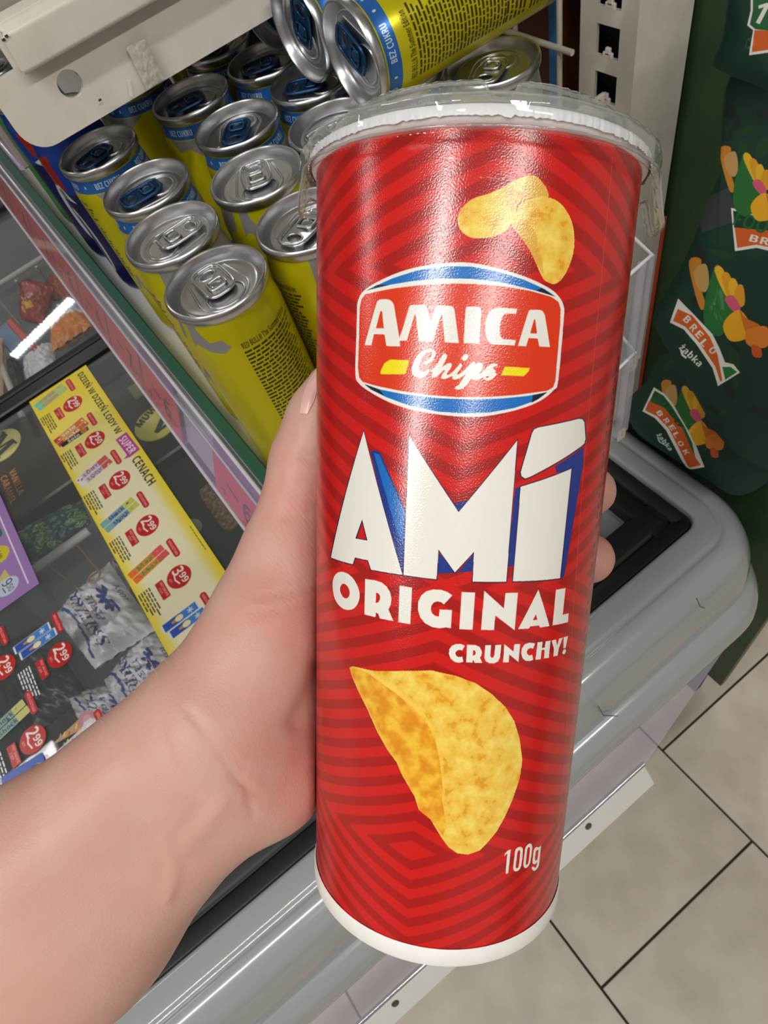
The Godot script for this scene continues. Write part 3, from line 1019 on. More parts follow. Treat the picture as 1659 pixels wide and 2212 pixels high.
	for i in 16:
		var a := TAU * i / 16.0
		s.oval(Vector2(430, 78) + Vector2.from_angle(a) * 22, Vector2(14, 10), a, rgb(214, 196, 44))
	s.oval(Vector2(430, 78), Vector2(26, 26), 0.0, rgb(214, 196, 44))
	s.text("2.90", Vector2(430, 78), Vector2(34, 16), 0.0, rgb(120, 96, 30))
	s.poly(PackedVector2Array([Vector2(500, 80), Vector2(560, 70), Vector2(540, 130)]), rgb(206, 192, 110))
	s.rect(Vector2(500, 120), Vector2(50, 30), 0.4, rgb(64, 98, 92), 6)
	s.oval(Vector2(570, 92), Vector2(34, 40), 0.0, rgb(196, 206, 226))
	s.text("9", Vector2(556, 88), Vector2(20, 36), 0.0, rgb(44, 48, 62), "Droid Sans", false)
	s.text("50", Vector2(582, 84), Vector2(24, 20), 0.0, rgb(44, 48, 62), "Droid Sans", false)
	s.line(PackedVector2Array([Vector2(566, 108), Vector2(590, 104)]), 3, rgb(44, 48, 62))
	o = thing("purple_poster", "purple poster with a pale blue price oval lying on the freezer glass", "poster")
	sheet_on_glass(o, "paper", 90, 412, -330, -119, textured(s.tex(), 0.45), 0.7945)

# ---------------------------------------------------------------- shelf unit over the freezer
func build_shelf_unit() -> void:
	var enamel := triplanar(textured(noise_tex(128, 0.03, 4, 61, rgb(216, 210, 198), rgb(224, 218, 207), rgb(230, 224, 214)), 0.36), 9.0)
	# the can shelf
	var o := thing("can_shelf", "white metal shelf carrying the yellow cans above the freezer", "shelf")
	part("deck", box_mesh(W(0.1605, 0.3245, -0.83), Vector3(0.275, 0.011, 1.156), 0.001), M(rgb(214, 214, 208), 0.4), o)
	part("front_lip", box_mesh(W(0.0195, 0.331, -0.83), Vector3(0.006, 0.036, 1.156), 0.001), enamel, o)
	for z in [-0.42, -1.38]:
		part("arm", box_mesh(W(0.24, 0.345, z), Vector3(0.44, 0.03, 0.004), 0.001), enamel, o)
	# the green backed clear price rail along its front edge
	var r := thing("price_rail", "clear price rail with a green edge and red labels along the can shelf", "price rail")
	part("green_edge", box_mesh(W(0.0195, 0.3085, -0.83), Vector3(0.0085, 0.009, 1.156), 0.001), M(rgb(40, 88, 72), 0.45), r)
	var clear := pane(rgb(226, 226, 236), 0.16, 0.05)
	var top := Vector2(0.0115, 0.3085)        # (x, drop) of the holder's upper and lower edge
	var low := Vector2(-0.0105, 0.361)
	var z0 := -1.405
	var z1 := -0.255
	var b := MB.new()
	b.flat([W(top.x, top.y, z0), W(top.x, top.y, z1), W(low.x, low.y, z1), W(low.x, low.y, z0)], Vector3(-1, 0.5, 0))
	part("clear_front", b.done(), clear, r)
	part("lower_edge", rod([W(low.x, low.y, z0), W(low.x, low.y, z1)], 0.0014, 6), M(rgb(196, 190, 200), 0.15), r)
	part("upper_edge", rod([W(top.x, top.y, z0), W(top.x, top.y, z1)], 0.0016, 6), M(rgb(206, 206, 214), 0.12), r)
	part("middle_edge", rod([W(0.0055, 0.322, z0), W(0.0055, 0.322, z1)], 0.0011, 6), M(rgb(176, 172, 190), 0.12), r)
	# grey back of the holder, and what is pushed behind the clear front
	var back := MB.new()
	back.flat([W(top.x + 0.004, top.y, z0), W(top.x + 0.004, top.y, z1), W(low.x + 0.005, low.y, z1), W(low.x + 0.005, low.y, z0)], Vector3(-1, 0.5, 0))
	part("holder_back", back.done(), M(rgb(176, 174, 180), 0.35), r)
	var strip := func(called: String, za: float, zb: float, t0: float, t1: float, m: Material, off: float) -> void:
		var p0 := top.lerp(low, t0)
		var p1 := top.lerp(low, t1)
		var nrm := Vector3(-(low.y - top.y), -(low.x - top.x), 0).normalized()
		nrm = Vector3(-absf(nrm.x), absf(nrm.y), 0)
		var q := MB.new()
		q.quad_uv(W(p1.x, p1.y, za) - nrm * off, W(p1.x, p1.y, zb) - nrm * off, W(p0.x, p0.y, zb) - nrm * off, W(p0.x, p0.y, za) - nrm * off, nrm)
		part(called, q.done(), m, r)
	strip.call("purple_strip", -0.47, -0.40, 0.10, 0.27, M(rgb(132, 84, 132), 0.4), 0.0012)
	strip.call("purple_strip", -0.335, -0.262, 0.06, 0.26, M(rgb(140, 92, 138), 0.4), 0.0012)
	strip.call("green_strip", -0.33, -0.262, 0.27, 0.36, M(rgb(84, 128, 74), 0.4), 0.0013)
	var marks := ["7", "4", "7", "4", "6", "7", "4", "7", "4"]
	var zs := [-0.337, -0.470, -0.548, -0.626, -0.704, -0.782, -0.860, -0.938, -1.016]
	for i in zs.size():
		var s := Sheet.new(192, 112, rgb(208, 74, 66), 2.0)
		var ink := rgb(82, 26, 34)
		s.text("6" if i < 2 else marks[i], Vector2(126, 62), Vector2(32, 54), 0.0, ink)
		s.line(PackedVector2Array([Vector2(52, 52), Vector2(92, 60)]), 7, ink)
		s.line(PackedVector2Array([Vector2(24, 88), Vector2(40, 84), Vector2(36, 96)]), 4, ink)
		s.small_print(Vector2(150, 84), Vector2(44, 20), 0.0, 3, ink, 200 + i)
		s.rect(Vector2(188, 56), Vector2(8, 112), 0.0, rgb(150, 60, 84))
		strip.call("price_label", zs[i], zs[i] + 0.0765, 0.34, 0.97, textured(s.tex(), 0.45), 0.0008)
	# clear ticket holders hooked to the shelf end
	for k in 2:
		var hz := -0.248
		var q := [[on_z(1352, 600, hz), on_z(1408, 552, hz)], [on_z(1326, 806, hz), on_z(1372, 762, hz)]][k] as Array
		var t := thing("ticket_holder", ["clear plastic ticket holder on the shelf end by the orange card", "lower clear plastic ticket holder above the freezer corner"][k], "ticket holder", q[0], "clear ticket holders")
		var e: Vector3 = q[1] - q[0]
		var h := Vector3(0, -0.10, 0)
		var cl := pane(rgb(222, 222, 236), 0.14, 0.06)
		var f := MB.new()
		f.flat([Vector3.ZERO, e, e + h, h], Vector3(0, 0, 1))
		f.flat([e, e + Vector3(0.012, -0.004, -0.03), e + Vector3(0.012, -0.004, -0.03) + h, e + h], Vector3(1, 0, 0.5))
		part("sheet", f.done(), cl, t)
		part("top_edge", rod([Vector3.ZERO, e, e + Vector3(0.012, -0.004, -0.03)], 0.0016, 6), M(rgb(222, 222, 230), 0.1), t)
		part("rib", rod([e * 0.62, e * 0.62 + h], 0.0035, 8), pane(rgb(206, 206, 220), 0.25, 0.08), t)
		part("rib", rod([e, e + h], 0.0025, 8), pane(rgb(206, 206, 220), 0.25, 0.08), t)
		part("tongue", box_mesh(e * 0.8 + h * 1.04, Vector3(0.010, 0.014, 0.003), 0.001), pane(rgb(226, 214, 176), 0.5, 0.1), t)
	# upper shelf with its bracket
	var u := thing("upper_shelf", "cream metal shelf with a punched bracket plate above the cans", "shelf")
	var plate := CSGPolygon3D.new()
	plate.name = "bracket_plate"
	var y := func(drop: float) -> float: return EYE.y - drop
	var out := PackedVector2Array([Vector2(0.46, y.call(0.098)), Vector2(0.46, y.call(0.1556))])
	for i in 9:
		var a := -PI / 2 - PI / 2 * i / 8.0
		out.append(Vector2(0.0375, y.call(0.1411)) + Vector2(cos(a), sin(a)) * 0.0145)
	out.append(Vector2(0.023, y.call(0.098)))
	plate.polygon = out
	plate.depth = 0.003
	plate.position = Vector3(0, 0, -0.420)
	plate.material = enamel
	u.add_child(plate)
	var hole := CSGCylinder3D.new()
	hole.name = "bolt_hole"
	hole.operation = CSGShape3D.OPERATION_SUBTRACTION
	hole.radius = 0.0066
	hole.height = 0.03
	hole.sides = 32
	hole.rotation.x = PI / 2
	hole.position = Vector3(0.0603, y.call(0.1352), 0)
	hole.material = M(rgb(238, 236, 230), 0.4)
	plate.add_child(hole)
	var slot := CSGBox3D.new()
	slot.name = "slot_hole"
	slot.operation = CSGShape3D.OPERATION_SUBTRACTION
	slot.size = Vector3(0.0105, 0.013, 0.03)
	slot.position = Vector3(0.0345, y.call(0.1125), 0)
	plate.add_child(slot)
	# the shelf pan with a folded side lip
	var pan := MB.new()
	var prof := [Vector2(-0.62, 0.1005), Vector2(-0.4165, 0.1005), Vector2(-0.4135, 0.1011), Vector2(-0.4113, 0.1026), Vector2(-0.4105, 0.105), Vector2(-0.4105, 0.118), Vector2(-0.4110, 0.1198), Vector2(-0.4125, 0.1205), Vector2(-0.4165, 0.1205)]
	var pts := PackedVector3Array()
	for q in prof:
		for x in [0.042, 0.458]:
			pts.append(W(x, q.y, q.x))
	pan.grid(pts, 2, PackedVector2Array(), false, 1.0)
	var sgn := 0.0
	for i in pan.n.size():
		sgn += pan.n[i].y + pan.n[i].z
	if sgn < 0:
		for i in pan.n.size():
			pan.n[i] = -pan.n[i]
		for i in range(0, pan.ix.size(), 3):
			var sw := pan.ix[i]
			pan.ix[i] = pan.ix[i + 1]
			pan.ix[i + 1] = sw
	part("side_lip", pan.done(), enamel, u)
	part("deck", box_mesh(W(0.25, 0.106, -0.93), Vector3(0.416, 0.011, 1.0), 0.001), enamel, u)
	part("lip_end", box_mesh(W(0.0426, 0.110, -0.4155), Vector3(0.0014, 0.018, 0.009), 0.0004), enamel, u)
	part("fascia", box_mesh(W(0.017, 0.131, -0.926), Vector3(0.004, 0.060, 1.0), 0.001), M(rgb(138, 132, 128), 0.4), u)
	part("fascia_edge", rod([W(0.0145, 0.159, -0.426), W(0.0145, 0.159, -1.42)], 0.0016, 6), pane(rgb(190, 180, 220), 0.5, 0.05), u)
	var tape := MB.new()
	var tp := PackedVector3Array()
	var tuv := PackedVector2Array()
	for i in 13:
		for j in 9:
			var s := i / 12.0
			var t := j / 8.0
			var c := [Vector2(272, 102), Vector2(312, 84), Vector2(355, 170), Vector2(318, 195)]
			var w: Vector2 = c[0].lerp(c[1], t).lerp(c[3].lerp(c[2], t), s)
			var edge := minf(minf(s, 1 - s), minf(t, 1 - t))
			tp.append(on_z(w.x, w.y, -0.4168) + Vector3(0, 0, 0.00025 * minf(edge * 8, 1) + rng.randf() * 0.00035 * minf(edge * 9, 1)))
			tuv.append(Vector2(t, s))
	tape.grid(tp, 9, tuv, false, 1.0)
	for i in tape.n.size():
		if tape.n[i].z < 0:
			tape.n[i] = -tape.n[i]
	tape.rewind()
	part("tape_residue", tape.done(), relief(triplanar(textured(noise_tex(64, 0.08, 3, 77, rgb(176, 170, 158), rgb(196, 190, 178), rgb(208, 203, 192)), 0.65), 40.0), grey_tex(64, 0.08, 3, 78), 0.05), u)
	var drip := []
	for q in [[279, 172], [282, 186], [284, 200], [285, 208]]:
		drip.append(on_z(q[0], q[1], -0.4165))
	part("glue_blob", rod(drip, 0.0014, 8), pane(rgb(236, 234, 230), 0.4, 0.06), u)
	for q in [[216, 216], [8, 86], [14, 78]]:
		part("paint_chip", box_mesh(on_z(q[0], q[1], -0.4167 if q[0] > 100 else -0.4102), Vector3(0.0016, 0.001, 0.0004)), M(rgb(52, 50, 52), 0.7), u)
	# upright with slots
	var up := thing("shelf_upright", "cream slotted steel upright carrying the shelves", "upright")
	var post := CSGBox3D.new()
	post.name = "post"
	post.size = Vector3(0.064, 1.55, 0.06)
	post.position = Vector3(0.492, EYE.y - 0.780 + 0.775, -0.42)
	post.material = enamel
	up.add_child(post)
	var hollow := CSGBox3D.new()
	hollow.name = "hollow"
	hollow.operation = CSGShape3D.OPERATION_SUBTRACTION
	hollow.size = Vector3(0.058, 1.54, 0.054)
	hollow.material = M(rgb(56, 54, 54), 0.7)
	post.add_child(hollow)
	for i in range(-3, 14):
		var drop := 0.291 + 0.036 * i
		if drop > 0.76:
			continue
		var c := CSGBox3D.new()
		c.name = "slot"
		c.operation = CSGShape3D.OPERATION_SUBTRACTION
		c.size = Vector3(0.02, 0.0235, 0.0245)
		c.position = Vector3(-0.032, EYE.y - drop - post.position.y, 0.0005)
		c.material = M(rgb(200, 194, 182), 0.5)
		post.add_child(c, true)
		var nub := MB.new()
		nub.box(W(0.4615, drop + 0.0105, -0.4195), Vector3(0.003, 0.005, 0.0105), 0.0008)
		nub.box(W(0.4615, drop + 0.0075, -0.4195), Vector3(0.003, 0.006, 0.0055), 0.0008)
		part("slot_tongue", nub.done(), enamel, up)
	# orange edged card between upright and panel
	var card := thing("orange_card", "orange edged card standing between the upright and green panel", "card")
	part("card", box_mesh(W(0.5265, 0.66, -0.389), Vector3(0.004, 0.36, 0.0014)), M(rgb(226, 84, 52), 0.5), card)
	# wire grid behind the cans
	var gr := thing("wire_grid", "cream wire grid panel behind the cans", "grid")
	var wm := M(rgb(206, 200, 182), 0.4)
	for z in [-0.466, -0.522, -0.578, -0.634, -0.69]:
		part("wire", rod([W(0.452, 0.12, z), W(0.452, 0.42, z)], 0.0026, 8), wm, gr)
	for d in [0.192, 0.246, 0.300, 0.354]:
		part("wire", rod([W(0.4485, d, -0.447), W(0.4485, d, -0.72)], 0.0026, 8), wm, gr)
	# goods beyond the grid
	var br := thing("brown_carton", "reddish brown carton standing behind the wire grid", "carton", W(0.497, 0.45, -0.56))
	part("box", box_mesh(Vector3(0, 0.17, -0.02), Vector3(0.06, 0.36, 0.19), 0.003), M(rgb(96, 46, 28), 0.6), br)
	part("blue_stripe", box_mesh(Vector3(-0.0305, 0.12, 0.071), Vector3(0.002, 0.12, 0.008)), M(rgb(60, 124, 186), 0.5), br)
	part("cream_stripe", box_mesh(Vector3(-0.0305, 0.24, 0.071), Vector3(0.002, 0.12, 0.008)), M(rgb(206, 178, 130), 0.5), br)
	part("blue_mark", box_mesh(Vector3(-0.0305, 0.13, 0.012), Vector3(0.002, 0.07, 0.016)), M(rgb(28, 66, 96), 0.5), br)

# ---------------------------------------------------------------- green panel with hanging bags
class BagFace:
	var host
	var p: Vector3
	var n: Vector3
	var ex: Vector3
	var ey: Vector3
	var lo := Vector2(1e9, 1e9)
	var hi := Vector2(-1e9, -1e9)
	var res := 4200.0
	func flat2(x: float, y: float) -> Vector2:
		var w: Vector3 = host.on_plane(x, y, p, n) - p
		return Vector2(w.dot(ex), w.dot(ey))
	func pt(x: float, y: float) -> Vector2:
		var q := flat2(x, y)
		return Vector2(q.x - lo.x, hi.y - q.y) * res
	func k() -> float:                                    # sheet points per picture point
		return pt(1500, 700).distance_to(pt(1510, 704)) / 10.8
	func ang(x0: float, y0: float, x1: float, y1: float) -> float:
		return (pt(x1, y1) - pt(x0, y0)).angle()
	func word(s: Sheet, t: String, x0: float, y0: float, x1: float, y1: float, h: float, col: Color) -> void:
		var a := pt(x0, y0)
		var b := pt(x1, y1)
		s.text(t, (a + b) * 0.5, Vector2(a.distance_to(b), h * k()), (b - a).angle(), col)
	func pts(a: Array) -> PackedVector2Array:
		var out := PackedVector2Array()
		for i in range(0, a.size(), 2):
			out.append(pt(a[i], a[i + 1]))
		return out

func green_bag(label: String, outline: Array, base_px: Vector2, base_x: float, n: Vector3, draw: Callable) -> void:
	var f := BagFace.new()
	f.host = self
	f.p = on_x(base_px.x, base_px.y, base_x)
	f.n = n.normalized()
	f.ex = (Vector3(0, -0.45, 0.9) - f.n * Vector3(0, -0.45, 0.9).dot(f.n)).normalized()
	f.ey = f.n.cross(f.ex).normalized()
	var poly := PackedVector2Array()
	for i in range(0, outline.size(), 2):
		var q := f.flat2(outline[i], outline[i + 1])
		poly.append(q)
		f.lo = f.lo.min(q)
		f.hi = f.hi.max(q)
	poly = smooth_closed(poly)
	f.lo = poly[0]
	f.hi = poly[0]
	for q in poly:
		f.lo = f.lo.min(q)
		f.hi = f.hi.max(q)
	var sz := (f.hi - f.lo) * f.res
	if maxf(sz.x, sz.y) > 1000:
		f.res *= 1000.0 / maxf(sz.x, sz.y)
		sz = (f.hi - f.lo) * f.res
	var s := Sheet.new(int(sz.x), int(sz.y), rgb(14, 50, 38), 1.5)
	draw.call(s, f)
	var o := thing("gift_bag", label, "bag", f.p, "green bags hanging on the panel")
	var mesh := MB.new()
	# a puffed front over the outline: rings shrink towards the middle
	var mid := Vector2.ZERO
	for q in poly:
		mid += q / poly.size()
	var rings := 9
	for side in [1.0, -1.0]:
		var p := PackedVector3Array()
		var uvs := PackedVector2Array()
		for r in rings + 1:
			var t := float(r) / rings
			for i in poly.size() + 1:
				var q := poly[i % poly.size()].lerp(mid, t)
				var h := 0.006 * sqrt(clampf(1.0 - pow(1.0 - t, 2.0), 0, 1)) + 0.0008
				p.append(f.ex * q.x + f.ey * q.y + f.n * h * side)
				uvs.append(Vector2((q.x - f.lo.x) / (f.hi.x - f.lo.x), (f.hi.y - q.y) / (f.hi.y - f.lo.y)))
		var k := mesh.v.size()
		mesh.grid(p, poly.size() + 1, uvs, true, 1.0)
		var k2 := mesh.ix.size()
		for i in range(k, mesh.n.size()):
			if mesh.n[i].dot(f.n * side) < 0:
				mesh.n[i] = -mesh.n[i]
	mesh.rewind()
	var fm := textured(s.tex(), 0.42)
	part("bag", mesh.done(), fm, o)
	part("hang_hook", rod([f.ex * (f.hi.x * 0.6) + f.ey * f.hi.y * 0.7, f.ex * (f.hi.x * 0.6) + f.ey * f.hi.y * 0.7 + Vector3(0.05, 0.03, 0)], 0.002, 6), M(rgb(180, 180, 180), 0.3, 0.8), o)

func build_green_panel() -> void:
	var green := triplanar(textured(noise_tex(128, 0.02, 4, 65, rgb(38, 66, 38), rgb(44, 73, 43), rgb(50, 80, 48)), 0.42), 3.0)
	var o := thing("shelving_back", "dark green back of the shelving beside the freezer", "shelving")
	part("board", box_mesh(W(0.538, 0.55, -0.44), Vector3(0.016, 1.752, 0.68), 0.001), green, o)
	part("foot", box_mesh(W(0.56, 1.52, -0.44), Vector3(0.02, 0.2, 0.6), 0.001), M(rgb(60, 62, 60), 0.6), o)
	var white := rgb(224, 222, 214)
	var orange := rgb(206, 92, 30)
	var leaf := rgb(22, 92, 46)
	var deep := rgb(10, 58, 34)
	var food := func(s: Sheet, f: BagFace, dx: float, dy: float, k: float, at: Vector2) -> void:
		# keyring foods: chips, fries and a burger, without faces
		var g := func(a: Array) -> PackedVector2Array:
			var q := []
			for i in range(0, a.size(), 2):
				q.append(at.x + (a[i] - at.x) * k + dx)
				q.append(at.y + (a[i + 1] - at.y) * k + dy)
			return smooth_closed(f.pts(q))
		s.poly(g.call([1492, 560, 1520, 556, 1516, 600, 1530, 650, 1520, 662, 1505, 620]), rgb(196, 128, 40))
		s.poly(g.call([1505, 580, 1530, 565, 1538, 600, 1530, 625, 1512, 615]), rgb(190, 150, 88))
		s.poly(g.call([1548, 575, 1562, 570, 1570, 610, 1600, 650, 1585, 690, 1560, 720, 1530, 700, 1528, 650]), rgb(34, 104, 44))
		for i in 4:
			s.poly(g.call([1550 + i * 15, 580 + i * 12, 1566 + i * 15, 572 + i * 13, 1596 + i * 6, 634 + i * 6, 1580 + i * 4, 642 + i * 4]), [rgb(226, 176, 36), rgb(214, 152, 30)][i % 2])
		s.poly(g.call([1572, 640, 1590, 632, 1606, 660, 1592, 668]), rgb(206, 84, 116))
		s.poly(g.call([1568, 700, 1580, 676, 1606, 664, 1628, 700, 1620, 724, 1584, 730]), rgb(228, 166, 28))
		s.poly(g.call([1604, 664, 1616, 680, 1650, 700, 1640, 730, 1620, 720]), rgb(206, 110, 32))
		s.poly(g.call([1620, 706, 1662, 700, 1664, 740, 1640, 745, 1618, 735]), rgb(222, 128, 40))
		s.poly(g.call([1630, 738, 1648, 745, 1650, 765, 1632, 762]), rgb(200, 86, 28))
	var n := Vector3(-0.92, 0.32, 0.22)
	green_bag("green gift bag hanging highest on the panel, orange banner corner showing", [1598, -60, 1560, 80, 1540, 132, 1556, 152, 1640, 186, 1740, 215, 1760, -60], Vector2(1620, 90), 0.455, n, func(s: Sheet, f: BagFace):
		s.poly(f.pts([1628, -40, 1629, 20, 1622, 52, 1635, 62, 1626, 116, 1740, 100, 1740, -40]), white)
		s.poly(f.pts([1633, -40, 1634, 20, 1628, 50, 1640, 60, 1740, 70, 1740, -40]), leaf)
		s.poly(f.pts([1638, 62, 1632, 109, 1740, 94, 1740, 64]), orange)
		f.word(s, "1", 1640, 20, 1660, 28, 28, white))
	green_bag("green gift bag with orange wave banner and yellow food keyrings, middle one", [1578, 168, 1572, 330, 1535, 420, 1480, 560, 1412, 680, 1420, 712, 1446, 760, 1500, 850, 1570, 960, 1680, 1010, 1760, 900, 1760, 200], Vector2(1560, 700), 0.442, n, func(s: Sheet, f: BagFace):
		for i in 40:
			var a := Vector2(rng.randf_range(1500, 1660), rng.randf_range(200, 900))
			s.oval(f.pt(a.x, a.y), Vector2(rng.randf_range(10, 40), rng.randf_range(6, 18)), rng.randf() * 3, [rgb(20, 64, 26), rgb(24, 36, 30), rgb(16, 56, 40)][i % 3])
		s.poly(f.pts([1500, 440, 1580, 400, 1600, 470, 1520, 500]), rgb(52, 60, 60))
		# upper logo
		s.poly(f.pts([1585, 444, 1612, 450, 1640, 462, 1700, 470, 1700, 545, 1640, 530, 1594, 537]), white)
		s.poly(f.pts([1590, 450, 1612, 455, 1640, 468, 1700, 476, 1700, 498, 1592, 486]), deep)
		s.poly(f.pts([1593, 486, 1700, 496, 1700, 536, 1640, 523, 1599, 530]), orange)
		f.word(s, "FOO", 1594, 466, 1664, 486, 26, leaf)
		f.word(s, "BR", 1626, 508, 1668, 518, 13, white)
		food.call(s, f, 0.0, 0.0, 1.0, Vector2(1560, 650))
		food.call(s, f, 60.0, -250.0, 0.9, Vector2(1560, 650))
		# banner
		s.poly(f.pts([1470, 640, 1452, 692, 1482, 706, 1510, 738, 1545, 790, 1556, 828, 1604, 798, 1590, 780, 1572, 776, 1560, 745, 1545, 715, 1500, 668]), white)
		s.poly(f.pts([1470, 662, 1459, 688, 1486, 700, 1516, 734, 1551, 786, 1561, 818, 1566, 816, 1556, 760, 1540, 722, 1502, 676]), orange)
		s.poly(f.pts([1566, 786, 1584, 786, 1598, 797, 1572, 814]), rgb(30, 116, 48))
		for i in 5:
			var c: Array = [[1490, 684], [1504, 702], [1516, 716], [1527, 734], [1545, 750]][i]
			f.word(s, "BRELO"[i], c[0] - 4, c[1] - 4, c[0] + 5, c[1] + 5, 17, white)
		f.word(s, "żabka", 1476, 742, 1520, 782, 19, white)
		s.line(f.pts([1476, 752, 1478, 762, 1486, 768]), 8, white))
	green_bag("green gift bag hanging lowest with two line banner above the freezer corner", [1440, 762, 1400, 820, 1352, 866, 1352, 890, 1380, 938, 1440, 980, 1520, 1030, 1600, 1070, 1700, 1000, 1700, 900, 1560, 800], Vector2(1480, 900), 0.462, n, func(s: Sheet, f: BagFace):
		for i in 30:
			var a := Vector2(rng.randf_range(1440, 1640), rng.randf_range(780, 1040))
			s.oval(f.pt(a.x, a.y), Vector2(rng.randf_range(10, 34), rng.randf_range(6, 14)), rng.randf() * 3, [rgb(20, 64, 30), rgb(18, 40, 36), rgb(14, 66, 46)][i % 3])
		food.call(s, f, -70.0, 245.0, 0.78, Vector2(1540, 640))
		s.poly(f.pts([1416, 833, 1392, 884, 1420, 898, 1444, 924, 1466, 970, 1486, 1014, 1526, 1004, 1510, 960, 1490, 920, 1478, 900, 1460, 868, 1440, 846]), white)
		s.poly(f.pts([1418, 840, 1406, 866, 1430, 880, 1462, 920, 1490, 956, 1504, 996, 1508, 990, 1500, 950, 1484, 915, 1456, 872, 1438, 850]), leaf)
		s.poly(f.pts([1406, 862, 1398, 882, 1424, 894, 1450, 920, 1472, 966, 1490, 1008, 1518, 1000, 1505, 980, 1480, 920, 1440, 876]), orange)
		for i in 6:
			var c: Array = [[1430, 888], [1445, 904], [1457, 918], [1466, 934], [1475, 953], [1486, 972]][i]
			f.word(s, "BRELOK"[i], c[0] - 3, c[1] - 5, c[0] + 4, c[1] + 5, 14, white)
		for i in 4:
			var c: Array = [[1424, 852], [1441, 866], [1458, 888], [1472, 908]][i]
			f.word(s, "FOOD"[i], c[0] - 6, c[1] - 7, c[0] + 6, c[1] + 7, 15, rgb(16, 70, 36))
		f.word(s, "żabka", 1427, 932, 1454, 968, 15, rgb(206, 214, 210))
		s.line(f.pts([1425, 940, 1428, 950, 1438, 956]), 6, rgb(206, 214, 210)))
	var side := thing("orange_pack", "orange packet with dark blue edge hanging beside the lowest bag", "packet", on_x(1652, 880, 0.50))
	part("front", box_mesh(Vector3.ZERO, Vector3(0.008, 0.07, 0.05), 0.003, Basis(Vector3(0, 1, 0), 0.3)), M(rgb(200, 84, 30), 0.45), side)
	part("edge", box_mesh(Vector3(0.006, -0.03, -0.008), Vector3(0.006, 0.06, 0.06), 0.003, Basis(Vector3(0, 1, 0), 0.3)), M(rgb(16, 22, 50), 0.45), side)

# ---------------------------------------------------------------- cans
const CAN_H := 0.134
var can_body: ArrayMesh
var can_end: ArrayMesh
var can_tab: ArrayMesh

